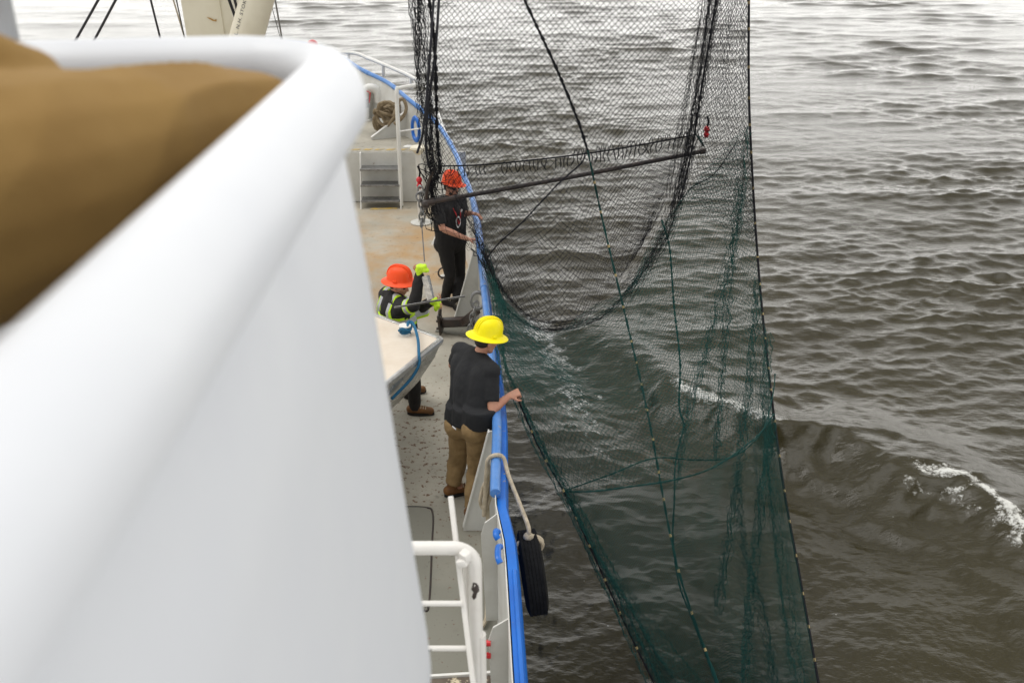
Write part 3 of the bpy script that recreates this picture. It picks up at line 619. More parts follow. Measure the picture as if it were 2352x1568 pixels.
bundle('net_fold', [(1572, 960), (1556, 1060), (1550, 1104)], [(1582, 960), (1564, 1060), (1556, 1104)], 30, 10, .0022, M['green'], .8)
bundle('net_fold', [(1108, 590, 10.7), (1132, 700, 9.6), (1146, 830, 8.2), (1180, 915, 7.75), (1232, 1035, 7.6), (1282, 1130, 7.5), (1378, 1330, 7.25), (1486, 1568, 6.95), (1515, 1640, 6.8)],
       [(1122, 590, 10.7), (1152, 700, 9.6), (1165, 830, 8.2), (1204, 915, 7.75), (1262, 1035, 7.6), (1318, 1130, 7.5), (1420, 1330, 7.25), (1530, 1568, 6.95), (1560, 1640, 6.8)], 330, 26, .0020, M['green'], .7, .02)
bundle('net_fold', [(1290, 1130, 7.5), (1360, 1290, 7.3), (1460, 1480, 7.07), (1515, 1600, 6.88)], [(1310, 1130, 7.5), (1400, 1290, 7.3), (1540, 1480, 7.07), (1640, 1600, 6.88)], 160, 26, .0018, M['green'], .6, .06)
bundle('net_fold', [(1100, 560, 10.8), (1112, 640, 10.5), (1135, 700, 10.2)], [(1118, 560, 10.8), (1145, 640, 10.4), (1175, 700, 10.1)], 30, 14, .0026, M['green_dark'], .9)
bundle('net_fold', [(1757, 760, 9.7), (1750, 960, 8.9), (1768, 1200), (1792, 1400), (1822, 1600)], [(1766, 760, 9.7), (1766, 960, 8.9), (1790, 1200), (1820, 1400), (1856, 1600)], 150, 18, .0018, M['green'], .8, .08)
bundle('net_fold', [(1690, 1080), (1700, 1250), (1745, 1420), (1772, 1600)], [(1702, 1080), (1716, 1250), (1764, 1420), (1796, 1600)], 120, 12, .0018, M['green_dark'], .8, .15)
# ropes laced along the seams, with ties
def seam(name, pts, r, m, tie_m, every, tie_r, n=160, parent=NET, twist=True):
    c = crv(uvY(pts), n); mb = MB()
    if twist:
        s = np.linspace(0, n * .55, n); o = r * .55
        off = np.stack([np.cos(s), np.sin(s) * .5, np.sin(s)], 1) * o
        mb.tube(c + off, r * .62, 6); mb.tube(c - off, r * .62, 6)
    else: mb.tube(c, r, 6)
    mb.mi = 1; L = np.r_[0, np.cumsum(np.linalg.norm(np.diff(c, axis=0), axis=1))]; d = every
    while d < L[-1]:
        q = np.array([np.interp(d, L, c[:, k]) for k in range(3)]); i = int(np.searchsorted(L, d)); t = nrm(c[min(i + 1, n - 1)] - c[i - 1])
        mb.tube([q - t * tie_r * 1.1, q + t * tie_r * 1.1], tie_r, 6)
        if tie_m is M['black']:
            dd = nrm(rng.normal(0, 1, 3)) * .05; mb.rod(q, q + dd, .004, 4)
        d += every * rng.uniform(.75, 1.25)
    return mb.build(name, [m, tie_m], parent)
seam('seam_rope', EM[:5], .014, M['black'], M['black'], .16, .020)
seam('seam_rope', EM[4:], .011, M['green_dark'], M['tan_tie'], .36, .0135)
seam('seam_rope', ER, .0135, M['black'], M['tan_tie'], .34, .0135, 220, twist=False)
seam('seam_rope', [(958, -70, 11), (985, 0, 11), (1000, 130, 11), (1004, 300, 11), (1012, 400, 11)], .013, M['black'], M['black'], .12, .022)
seam('seam_rope', L3([(1652, -70), (1645, 0), (1612, 200), (1590, 340), (1560, 470)], -.05), .012, M['black'], M['black'], .3, .016)
seam('seam_rope', [(1188, 912, 7.72), (1242, 1035, 7.57), (1297, 1132, 7.47), (1362, 1270, 7.3), (1430, 1420, 7.12), (1518, 1600, 6.85)], .008, M['black'], M['tan_tie'], .33, .0115)
seam('seam_rope', L3([(1520, 505), (1538, 570), (1548, 700), (1562, 830), (1560, 930), (1572, 975)], -.04), .010, M['green_dark'], M['green_dark'], .2, .013)
seam('seam_rope', L3([(1572, 975), (1552, 1060), (1549, 1150), (1546, 1240), (1560, 1340), (1590, 1420), (1620, 1500), (1645, 1568)], -.04), .008, M['green_dark'], M['green_dark'], .2, .011)
seam('loop_rope', LOOPF, .006, M['green_dark'], M['green_dark'], .15, .008)
seam('loop_rope', LOOPN, .007, M['green_dark'], M['green_dark'], .15, .009)
seam('loop_rope', [(1735, 1005, 8.2), (1758, 975, 8.4), (1776, 900, 8.8), (1780, 860, 9)], .006, M['green_dark'], M['green_dark'], .15, .008)
# head line across the mouth, hung with droppers, and the slack bridle under it
HL = [(1003, 382, 11.0), (1100, 379, 10.95), (1220, 368, 10.9), (1345, 353, 10.85), (1460, 335, 10.9), (1600, 309, 11.0)]
seam('head_rope', HL, .0085, M['black'], M['navy'], .5, .010, twist=False)
c = crv(uvY(HL), 60)
for i in range(3, 58):
    mb = MB()
    if rng.random() < .85: mb.tube([c[i], c[i] + V(rng.normal(0, .012), 0, -.06), c[i] + V(rng.normal(0, .02), 0, -.12)], .0055, 4)
    if i > 30 and rng.random() < .8: mb.tube(crv([c[i], (c[i] + c[i + 1]) / 2 + V(0, 0, .07), c[i + 1]], 6), .004, 4)
    if mb.v: mb.build('dropper', M['black'], NET)
seam('bridle_rope', [(1345, 350, 10.85), (1335, 375, 10.8), (1280, 425, 10.7), (1200, 510, 10.6), (1150, 555, 10.6), (1120, 590, 10.6)], .008, M['navy'], M['black'], .22, .011)
seam('bridle_rope', L3([(1690, 330), (1640, 400), (1590, 430), (1560, 470), (1540, 500)]), .006, M['black'], M['black'], .3, .009)
seam('bridle_rope', [(1598, 308, 11.0), (1606, 318, 11.0), (1616, 335, 11.3)], .010, M['green_dark'], M['black'], .3, .011)
# knotted tangle where the left wing meets the headline, loops draped over the man's back
mb = MB()
for k in range(20):
    a = uvY([rng.uniform(975, 1015), rng.uniform(372, 400), 11 + rng.normal(0, .06)]); b = uvY([rng.uniform(980, 1025), rng.uniform(400, 470), 11.35 + rng.normal(0, .12)])
    mb.tube(crv([a, (a + b) / 2 + rng.normal(0, .07, 3), b], 9), .0055, 4)
for k in range(24):
    a = uvY([rng.uniform(985, 1010), rng.uniform(395, 450), 11.3 + rng.normal(0, .08)]); b = uvY([rng.uniform(985, 1015), rng.uniform(470, 535), 11.5 + rng.normal(0, .1)])
    mb.tube(crv([a, (a + b) / 2 + V(-.08, -.1, 0) + rng.normal(0, .06, 3), b], 9), .005, 4)
mb.build('tangled_netting', M['black'], NET)
bundle('net_fold', [(990, 440, 11.2), (995, 500, 11.4), (1010, 535, 11.3), (1070, 575, 11.15), (1100, 610, 10.8), (1125, 640, 10.4)], [(1030, 400, 11.1), (1060, 440, 11.3), (1070, 490, 11.4), (1092, 540, 11.2), (1110, 580, 10.8), (1130, 610, 10.5)], 50, 14, .0024, M['black'], .45)
# pole that spreads the mouth, chain and lifting gear
pe0, pe1 = uvY([984, 465, 11.05]), uvY([1616, 347, 11.4])
sp = empty('spreader_pole', pe0, 'long black pole holding the net mouth open, slanting across the frame', 'pole')
mb = MB(); mb.tube([pe0, pe0 * .5 + pe1 * .5 + V(0, 0, -.015), pe1], .027, 12); mb.build('shaft', M['black_iron'], sp)
mb = MB(); mb.rod(pe1 - nrm(pe1 - pe0) * .04, pe1 + nrm(pe1 - pe0) * .02, .036, 12); mb.build('end_collar', M['black_iron'], sp)
mb = MB(); mb.rod(pe0 - nrm(pe1 - pe0) * .03, pe0 + nrm(pe1 - pe0) * .07, .045, 12); mb.build('end_collar', M['black_iron'], sp)
def clip(pu, pv, Y, label, h=.34):
    q = uvY([pu, pv, Y]); e = empty('swivel_clip', q - V(0, 0, h / 2), label, 'clip')
    mb = MB(); mb.lathe([(.001, -h * .32), (.022, -h * .3), (.034, -h * .14), (.02, 0), (.036, h * .12), (.03, h * .26), (.012, h * .33), (.001, h * .34)], q, n=12); mb.build('body', M['red'], e)
    mb = MB(); mb.tube(crv([q + V(.004, 0, h * .33), q + V(.012, 0, h * .6), q + V(-.01, 0, h * .9)], 8), .012, 6); mb.build('tail', M['black'], e)
clip(963, 420, 11.15, 'red swivel clip above the chain at the left end of the pole', .22)
clip(1623, 303, 11.35, 'red clip on the far outer end of the pole', .2)
ch = empty('chain', uvY([970, 520, 11.1]), 'short rusty steel chain and rings hanging at the inner pole end', 'chain')
def chain_links(pts, R0, r, parent, m):
    c = crv(pts, 200); L = np.r_[0, np.cumsum(np.linalg.norm(np.diff(c, axis=0), axis=1))]; d = 0; k = 0
    while d < L[-1]:
        q = np.array([np.interp(d, L, c[:, j]) for j in range(3)]); i = min(int(np.searchsorted(L, d)), 198); t = nrm(c[i + 1] - c[i])
        s = nrm(np.cross(t, (0.3, 1, .2))); b = np.cross(t, s)
        if k % 2: s, b = b, -s
        mb = MB(); mb.ring(q, np.array([s, t, b]), R0, r, 14, 6, 1.55); mb.build('link', m, parent); d += R0 * 2.3; k += 1
chain_links([uvY([966, 438, 11.1]), uvY([969, 480, 11.1]), uvY([969, 520, 11.15])], .035, .011, ch, M['steel'])
mb = MB(); mb.ring(uvY([968, 452, 11.08]), np.array([(1, 0, 0), (0, 0, 1), (0, -1, 0)]), .06, .012, 20, 8); mb.build('ring', M['steel'], ch)
mb = MB(); mb.sphere(uvY([978, 468, 11.05]), .055, 8); mb.tube(crv([uvY([978, 468, 11.05]), uvY([984, 420, 11.03]), uvY([1000, 385, 11.0])], 12), .02, 6); mb.build('shackle', M['black_iron'], ch)
tl = empty('tag_line', uvY([975, 595, 9.4]), 'thin grey wire from the chain down to the raised green glove', 'wire')
mb = MB(); mb.tube([uvY([969, 520, 11.1]), uvY([972, 560, 10.2]), uvY([975, 600, 9.42])], .006, 6); mb.build('strand', M['wire'], tl)
hc = [((1000, -60, 11.0), (985, 160, 10.95), (972, 300, 10.9), (958, 352, 10.9)), ((1012, -60, 11.0), (1000, 120, 11), (984, 240, 10.98), (978, 330, 10.95), (985, 385, 11))]
for q in hc:
    mb = MB(); mb.tube(crv(uvY(q), 40), .014, 8); o = tag(mb.build('lifting_wire', M['cable'], None), 'black lifting wire running down beside the gathered left wing of the net', 'wire', 'lifting wires beside the net')
# ------------------------------------------------------------------ people: one remeshed skin each, clothes shaped over it
def seg(p0, r0, p1, r1, flat=False): return ('c', np.asarray(p0, float), r0, np.asarray(p1, float), r1, flat)
def ell(c, r, ax=None): return ('e', np.asarray(c, float), r, ax)
def solid(name, blobs, mat_, parent, vox=.009, smooth=3, wr=0.0, wscale=.09, cuts=()):
    """union of round-ended tapers and ellipsoids, voxel-remeshed to one skin."""
    mb = MB()
    for b in blobs:
        if b[0] == 'e': mb.sphere(b[1], b[2], 10, b[3]); continue
        _, p0, r0, p1, r1, flat = b; L = np.linalg.norm(p1 - p0); t = (p1 - p0) / (L + 1e-9)
        if flat: mb.tube([p0, p0 * .5 + p1 * .5, p1], np.array([r0, (r0 + r1) / 2, r1]), 18); continue
        a = np.linspace(math.pi / 2, 0, 6)[:-1]; path = []; rr = []
        for q in a: path.append(p0 - t * r0 * math.sin(q)); rr.append(max(r0 * math.cos(q), r0 * .03))
        path += [p0, p1]; rr += [r0, r1]
        for q in a[::-1]: path.append(p1 + t * r1 * math.sin(q)); rr.append(max(r1 * math.cos(q), r1 * .03))
        mb.tube(path, np.array(rr), 16)
    off = rootloc(parent) if parent is not None else blobs_base
    me = bpy.data.meshes.new(name); me.from_pydata([tuple(np.array(q) - off) for q in mb.v], [], mb.f)
    o = bpy.data.objects.new(name, me); COL.objects.link(o)
    r = o.modifiers.new('r', 'REMESH'); r.mode = 'VOXEL'; r.voxel_size = vox; r.use_smooth_shade = True
    s = o.modifiers.new('s', 'SMOOTH'); s.factor = .5; s.iterations = smooth
    if wr:
        tx = bpy.data.textures.new(name, 'CLOUDS'); tx.noise_scale = wscale; tx.noise_depth = 2
        d = o.modifiers.new('d', 'DISPLACE'); d.texture = tx; d.strength = wr; d.mid_level = .5
    dg = bpy.context.evaluated_depsgraph_get(); m2 = bpy.data.meshes.new_from_object(o.evaluated_get(dg)); m2.name = name
    bpy.data.objects.remove(o); bpy.data.meshes.remove(me)
    m2.polygons.foreach_set('use_smooth', [True] * len(m2.polygons))
    m2.materials.clear()
    return put(name, m2, mat_, parent)
def hand(wr, f, n, thumb, curl=(.5, .7, .5), sc_=1.0, spread=.0, grow=0.0):
    """palm, four unequal bent fingers, thumb from the side of the palm. f fingers' direction, n palm normal, thumb +1/-1 side."""
    f = nrm(f); n = nrm(n - f * (np.asarray(n) @ f)); s = np.cross(f, n) * thumb; b = []; k = sc_
    for i, x in enumerate((.026, .009, -.009, -.026)):
        base = wr + f * .088 * k + s * x * k; b.append(seg(wr + s * x * .6 * k + f * .012, .015 * k + grow, base, .0115 * k + grow))
        d = f; p = base
        for L, c in zip((np.array([.042, .047, .043, .034]))[i] * np.array([1, .66, .5]), curl):
            d = nrm(d * math.cos(c) + n * math.sin(c)); 
            n_ = n
            q = p + (d + s * spread * (1.5 - i)) * L * k; b.append(seg(p, .0092 * k + grow, q, .0082 * k + grow)); p = q
            n = nrm(np.cross(np.cross(d, n_), d)) if False else n_
            # turn the palm normal with the finger
            n = nrm(n_ * 1.0 - d * (n_ @ d)); 
        n = nrm(np.asarray(n) - f * (np.asarray(n) @ f))
    t0 = wr + f * .025 * k + s * .024 * k; t1 = t0 + (f * .6 + s * .75 + n * .25) * .045 * k; t2 = t1 + (f * .8 + s * .1 + n * .55) * .034 * k
    b += [seg(t0, .014 * k + grow, t1, .0115 * k + grow), seg(t1, .0108 * k + grow, t2, .009 * k + grow)]
    return b
def head_blobs(c, f, up):
    f = nrm(f); up = nrm(up - f * (up @ f)); r = np.cross(f, up); ax = np.array([r, f, up]); g = lambda x, y, z: c + r * x + f * y + up * z
    b = [ell(g(0, -.012, .035), (.077, .096, .088), ax), ell(g(0, .022, -.02), (.064, .074, .09), ax), seg(g(0, .03, -.05), .05, g(0, .058, -.088), .026),
         seg(g(0, .082, .012), .010, g(0, .106, -.022), .0135), ell(g(0, .098, -.03), (.016, .013, .010), ax),
         ell(g(0, .086, -.055), (.024, .012, .0065), ax), ell(g(0, .084, -.066), (.02, .012, .0065), ax), seg(g(-.036, .078, .028), .011, g(.036, .078, .028), .011)]
    for s in (-1, 1):
        b += [ell(g(s * .042, .06, -.012), (.024, .024, .02), ax), ell(g(s * .076, -.008, -.008), (.010, .02, .032), ax), seg(g(s * .055, -.0, -.05), .02, g(s * .03, .05, -.08), .02)]
    return b, g, ax
def hard_hat(parent, c, f, up, mat_, full=True, tilt=0.0):
    f = nrm(f); up = nrm(up); f = nrm(f - up * (f @ up)); f, up = nrm(f * math.cos(tilt) - up * math.sin(tilt)), nrm(up * math.cos(tilt) + f * math.sin(tilt)); r = np.cross(f, up); ax = np.array([r, f, up])
    mb = MB(); prof = [(.001, .148), (.03, .147), (.06, .138), (.088, .118), (.106, .088), (.116, .05), (.121, .012), (.122, 0)]
    if full: prof += [(.128, -.004), (.150, -.012), (.170, -.022), (.174, -.026), (.172, -.030), (.150, -.020), (.12, -.008), (.116, 0), (.11, .05), (.08, .11), (.001, .14)]
    else: prof += [(.124, -.004), (.128, -.010), (.124, -.012), (.116, 0), (.11, .05), (.08, .11), (.001, .14)]
    mb.lathe(prof, c, ax, 40, .96, 1.12)
    o = mb.build('hard_hat', mat_, parent, sharp=60)
    if not full:
        g = []
        for a in np.linspace(R(15), R(165), 18):
            e = np.array([math.cos(a) * .96, math.sin(a) * 1.12]); w_ = .06 * math.sin(a) ** 1.5
            g.append([c + ax.T @ np.array([*(e * rr), z]) for rr, z in ((.120, .004), (.124 + w_, -.016), (.124 + w_, -.021), (.118, -.008))])
        mb = MB(); mb.quadgrid(g); mb.build('visor', mat_, o)
    mb = MB()
    for x in (-.022, .0, .022):
        pts = [c + ax.T @ np.array([x, 1.12 * rr * math.copysign(1, s), z + .002]) for rr, z, s in [(.118, .035, -1), (.11, .075, -1), (.09, .116, -1), (.06, .138, -1), (.03, .147, -1), (.001, .149, 1), (.03, .147, 1), (.06, .138, 1), (.09, .116, 1), (.11, .075, 1), (.118, .035, 1)]]
        mb = MB(); mb.tube(crv(pts, 30), .0065 if x else .009, 8); mb.build('ridge', mat_, o)
    mb = MB(); mb.lathe([(.112, .0), (.112, -.03), (.105, -.03), (.105, .0)], c, ax, 30, .9, 1.05); mb.build('headband', M['black_cloth'], o)
    for s in (-1, 1):
        mb = MB(); mb.box(c + ax.T @ np.array([s * .119, .0, .012]), (.016, .045, .022), ax, .006); mb.build('side_lug', mat_, o)
    return o
def lerp(a, b, t): return np.asarray(a) * (1 - t) + np.asarray(b) * t
def torso(J, g=0.0, lo=0.0, hi=1.0, belly=.0):
    hl, hr, sl_, sr = J['hipL'], J['hipR'], J['shL'], J['shR']; pm, ch_ = (hl + hr) / 2, (sl_ + sr) / 2
    il, ir = lerp(ch_, sl_, .62), lerp(ch_, sr, .62); f = J['face']; up = nrm(ch_ - pm)
    b = [seg(lerp(hl, pm, .12) + up * (.06 + lo), .118 + g, il - up * .09, .112 + g), seg(lerp(hr, pm, .12) + up * (.06 + lo), .118 + g, ir - up * .09, .112 + g), seg(pm + up * (.07 + lo), .13 + g, ch_ - up * .12 + f * .01, .135 + g),
         seg(il - up * .05, .085 + g, ir - up * .05, .085 + g), seg(J['shL'], .062 + g, ch_ + up * .03, .064 + g), seg(J['shR'], .062 + g, ch_ + up * .03, .064 + g),
         seg(lerp(hl, pm, .1) + up * (.03 + lo), .12 + g, lerp(hr, pm, .1) + up * (.03 + lo), .12 + g)]
    ax_ = np.array([nrm(sr - sl_), nrm(np.cross(up, nrm(sr - sl_))), up]); b.append(ell(lerp(pm, ch_, .60), (.20 + g, .148 + g, .28 + g), ax_)); b.append(ell(lerp(pm, ch_, .22) + up * lo * .5, (.182 + g, .145 + g, .25 + g - lo * .5), ax_))
    if belly: b.append(ell(lerp(pm, ch_, .32) + f * belly, (.14 + g, .12 + g, .15 + g)))
    return b
def legs(J, g=0.0, k0=0.0, end=1.0):
    b = []
    for s in 'LR':
        h, k, a = J['hip' + s], J['kn' + s], J['an' + s]
        b += [seg(h, .098 + g, lerp(h, k, .5), .082 + g), seg(lerp(h, k, .5), .082 + g, k, .062 + g), seg(k, .06 + g, lerp(k, a, .35), .06 + g), seg(lerp(k, a, .35), .06 + g, lerp(k, a, end), .043 + g * 1.15, True)]
    b.append(seg(J['hipL'], .105 + g, J['hipR'], .105 + g)); f = J['face']
    for s in 'LR': b.append(ell(J['hip' + s] - f * .05 + V(0, 0, -.0), (.10 + g, .10 + g, .11 + g)))
    return b
def arms(J, g=0.0):
    b = []
    for s in 'LR':
        a, e, w_ = J['sh' + s], J['el' + s], J['wr' + s]
        b += [seg(a, .056 + g, lerp(a, e, .5), .05 + g), seg(lerp(a, e, .5), .05 + g, e, .041 + g), seg(e, .041 + g, lerp(e, w_, .3), .043 + g), seg(lerp(e, w_, .3), .043 + g, w_, .028 + g)]
    return b
def boots(J, parent, name='boot', sole=True, m='boot'):
    for s in 'LR':
        a, d = J['an' + s], nrm(J['toe' + s]); base = V(a[0], a[1], J.get('floor', 0.0)); r = np.cross(d, (0, 0, 1))
        b = [seg(base + V(0, 0, .06) - d * .045, .048, base + V(0, 0, .055) + d * .06, .046), seg(base + V(0, 0, .055) + d * .06, .046, base + V(0, 0, .045) + d * .165, .042), seg(base + V(0, 0, .06), .05, a + V(0, 0, .08), .056, True)]
        o = solid(name, b, M[m], parent, .009, 3)
        g_ = [base + d * (.19 * math.cos(q) * (1 if math.cos(q) > 0 else .55) + .02) + r * math.sin(q) * .052 for q in np.linspace(0, 6.283, 24, endpoint=False)]
        mb = MB(); mb.prism([p + V(0, 0, .003) for p in g_], V(0, 0, .03)); mb.build('sole', M['sole'], o, smooth=False)
        lc = base + V(0, 0, .105) + d * .06; mb = MB()
        for q in range(3): c = base + V(0, 0, .10 - q * .004) + d * (.07 + q * .025); mb.tube(crv([c - r * .035 - V(0, 0, .012), c + V(0, 0, .012), c + r * .035 - V(0, 0, .012)], 7), .0045, 5)
        mb.build('lace', M['rope_pale'], o)
def body(label, J, hands, name='person'):
    global blobs_base
    base = V((J['anL'][0] + J['anR'][0]) / 2, (J['anL'][1] + J['anR'][1]) / 2, J.get('floor', 0.0)); blobs_base = base
    hb, g, ax = head_blobs(J['head'], J['look'], J['hup'])
    ch_ = (J['shL'] + J['shR']) / 2
    bl = torso(J) + legs(J, -.004) + arms(J) + hb + [seg(ch_ + V(0, 0, -.02), .062, g(0, -.015, -.05), .056)]
    for s in 'LR':
        w_ = J['wr' + s]; bl += hand(w_, *hands[s]); bl.append(seg(J['an' + s], .045, V(J['an' + s][0], J['an' + s][1], J.get('floor', 0) + .05) + nrm(J['toe' + s]) * .1, .035))
    o = solid(name, bl, M['skin'], None, .0065, 2); o.location = tuple(base)
    tag(o, label, 'person'); return o, g, ax
def hair(o, g, ax, low=-.045):
    b = [ell(g(0, -.022, .036), (.083, .094, .088), ax), ell(g(0, -.045, -.01), (.072, .062, .055), ax)]
    return solid('hair', b, M['hair'], o, .008, 2)
def sleeve(J, s, t, g, name, m, parent, extra=()):
    a, e = J['sh' + s], J['el' + s]
    return [seg(a, .066 + g, lerp(a, e, .35), .066 + g), seg(lerp(a, e, .35), .066 + g, lerp(a, e, t), .060 + g, True)]

# --- man in the yellow hat, leaning out over the rail
f = nrm(V(.82, .57, 0))
J = dict(face=f, look=nrm(V(.80, .50, -.28)), hup=nrm(V(.20, .12, 1)), head=P(1117, 783, 7.80), shL=P(1058, 806, 7.98), shR=P(1127, 853, 7.58), elL=P(1040, 838, 8.16), wrL=P(1110, 850, 8.22), elR=P(1131, 940, 7.42), wrR=P(1168, 910, 7.56),
         hipL=P(1063, 972, 7.68), hipR=P(1103, 980, 7.46), knL=P(1053, 1052, 7.82), knR=P(1096, 1080, 7.54), anL=P(1040, 1112, 7.78), anR=P(1084, 1165, 7.46), toeL=(.95, .35, 0), toeR=(.6, .8, 0))
o, g, ax = body('man in yellow wide brim hard hat and khaki trousers leaning over the rail', J,
                {'L': (V(.5, .2, -.2), V(0, 0, -1), 1, (.6, .9, .7)), 'R': (V(.80, .25, .25), V(.2, .6, -.75), -1, (1.45, 1.6, 1.0), 1.08)})
hair(o, g, ax)
for s in (-1, 1):
    mb = MB(); mb.sphere(g(s * .031, .076, .010), .0125, 8); mb.build('eye', M['decal_white'], o)
sh = torso(J, .024, lo=.17, belly=.03) + [seg((J['shL'] + J['shR']) / 2, .075, lerp((J['shL'] + J['shR']) / 2, g(0, -.015, -.05), .45), .068, True)]
for s in 'LR': sh += sleeve(J, s, .80, .004, 's', None, None)
pm = (J['hipL'] + J['hipR']) / 2; sh += [seg(J['hipL'] + V(0, 0, .20), .150, J['hipL'] + V(0, 0, .035), .165, True), seg(J['hipR'] + V(0, 0, .20), .150, J['hipR'] + V(0, 0, .035), .165, True), seg(pm + V(0, 0, .2), .16, pm + V(0, 0, .035), .175, True)]
solid('tee_shirt', sh, M['shirt'], o, .010, 9, .018, .14)
tr = legs(J, .027, end=.97); solid('trousers', tr, M['khaki'], o, .010, 2, .024, .085)
mb = MB(); c = pm + V(0, 0, .085) - f * .176 - V(0, 0, .055); mb.box(c, (.06, .006, .014), frame(f), .002); mb.build('waist_tag', M['decal_white'], o)
boots(J, o)
hard_hat(o, g(0, -.005, .068), J['look'] + V(0, 0, .25), J['hup'], M['hat_yellow'])

# --- man in black behind the net, both hands on the rail
f = nrm(V(.80, -.60, 0))
J = dict(face=f, look=nrm(V(.78, -.58, -.16)), hup=nrm(V(.05, 0, 1)), head=P(1037, 430, 12.28), shL=P(1060, 462, 12.48), shR=P(1004, 468, 12.12), elL=P(1066, 492, 12.38), wrL=P(1082, 489, 12.30), elR=P(1016, 525, 11.98), wrR=P(1074, 549, 11.92),
         hipL=P(1050, 560, 12.42), hipR=P(1022, 562, 12.22), knL=P(1056, 632, 12.42), knR=P(1034, 632, 12.2), anL=P(1048, 697, 12.2), anR=P(1022, 686, 12.35), toeL=(.4, -.9, 0), toeR=(-.2, -.9, 0))
J['toeR'] = (.75, -.6, 0)
o, g, ax = body('man in black with orange helmet and sunglasses behind the net, hands on the rail', J,
                {'L': (V(.8, -.35, -.1), V(.1, .0, -1), 1, (.35, .5, .4)), 'R': (V(.95, .05, -.1), V(0, 0, -1), -1, (.15, .25, .25), 1.0, .12)})
hair(o, g, ax)
mb = MB()
for s in (-1, 1): mb.sphere(g(s * .036, .082, .012), (.030, .012, .021), 8, ax)
mb.tube([g(-.078, .0, .018), g(-.066, .07, .018), g(.066, .07, .018), g(.078, .0, .018)], .006, 6); mb.build('sunglasses', M['glass'], o)
solid('beard', [ell(g(0, .062, -.088), (.042, .036, .026), ax), ell(g(-.045, .03, -.06), (.02, .035, .03), ax), ell(g(.045, .03, -.06), (.02, .035, .03), ax)], M['hair'], o, .008, 2)
sh = torso(J, .014) + [seg((J['shL'] + J['shR']) / 2, .078, lerp((J['shL'] + J['shR']) / 2, g(0, -.015, -.05), .5), .07, True), seg(J['hipL'] + V(0, 0, .04), .125, J['hipR'] + V(0, 0, .04), .125)]
for s in 'LR': sh += sleeve(J, s, .85, .004, 's', None, None)
solid('tee_shirt', sh, M['black_cloth'], o, .011, 3, .02, .11)
solid('trousers', legs(J, .014, end=1.0), M['black_cloth'], o, .011, 3, .018, .09)
boots(J, o, m='sole')
cm = (J['shL'] + J['shR']) / 2; r_ = np.cross(f, (0, 0, 1))
lan = [cm + f * .02 + V(0, 0, .05) - r_ * .07, cm + f * .15 - V(0, 0, .10) - r_ * .03, cm + f * .165 - V(0, 0, .26) + r_ * .02, cm + f * .15 - V(0, 0, .10) + r_ * .06, cm + f * .02 + V(0, 0, .05) + r_ * .07]
mb = MB(); mb.tube(crv(lan, 24), .006, 5); mb.build('lanyard', M['red'], o)
ring_c = cm + f * .168 - V(0, 0, .22) + r_ * .035; mb = MB(); mb.ring(ring_c, np.array([r_, (0, 0, 1), -f]), .04, .006, 18, 5, 1.7); mb.build('chest_print', M['decal_white'], o)
for k in range(5):
    c = cm + f * (.150 - .012 * abs(k - 2)) - V(0, 0, .10) - r_ * (.10 - .03 * k); mb = MB(); mb.box(c, (.02, .006, .03), frame(f), .002); mb.build('chest_print', M['decal_white'], o)
h = hard_hat(o, g(0, -.005, .066), J['look'] + V(0, 0, .15), J['hup'], M['hat_orange'], False)

# --- crew member in the reflective vest
f = nrm(V(.86, .50, 0))
J = dict(face=f, look=nrm(V(.88, -.30, -.24)), hup=nrm(V(.16, 0, 1)), head=P(925, 654, 9.50), shL=P(930, 690, 9.66), shR=P(912, 702, 9.28), elR=P(960, 702, 9.22), wrR=P(972, 634, 9.26), elL=P(968, 712, 9.58), wrL=P(994, 695, 9.36),
         hipL=P(932, 790, 9.60), hipR=P(925, 800, 9.36), knL=P(945, 870, 9.62), knR=P(950, 875, 9.34), anL=P(938, 925, 9.75), anR=P(953, 940, 9.32), toeL=(.9, .3, 0), toeR=(1, -.08, 0))
for k_ in ('head', 'shL', 'shR', 'elR', 'wrR', 'elL', 'wrL'): J[k_] = J[k_] + V(-.038, 0, 0)
rt_ = V(.50, -.86, 0); c_ = (J['shL'] + J['shR']) / 2 + V(-.03, 0, .02); J['shL'], J['shR'] = c_ - rt_ * .195, c_ + rt_ * .195
c_ = (J['hipL'] + J['hipR']) / 2; J['hipL'], J['hipR'] = c_ - rt_ * .10, c_ + rt_ * .10
o, g, ax = body('crew member in orange hard hat and reflective vest raising a lime glove', J,
                {'L': (V(.9, -.25, .2), V(0, -.3, -1), 1, (.6, .9, .6)), 'R': (V(.05, .0, 1), V(.9, -.2, 0), 1, (1.1, 1.3, .8))})
hair(o, g, ax)
mb = MB()
for s in (-1, 1): mb.sphere(g(s * .036, .080, .010), (.030, .012, .022), 8, ax)
mb.tube([g(-.078, .0, .018), g(-.066, .07, .018), g(.066, .07, .018), g(.078, .0, .018)], .006, 6); mb.build('sunglasses', M['glass'], o)
jk = torso(J, .032) + [seg((J['shL'] + J['shR']) / 2, .085, lerp((J['shL'] + J['shR']) / 2, g(0, -.015, -.05), .8), .075, True)] + arms(J, .022)
solid('jacket', jk, M['black_cloth'], o, .011, 3, .02, .10)
solid('trousers', legs(J, .014, end=1.0), M['black_cloth'], o, .011, 3, .018, .09)
boots(J, o)
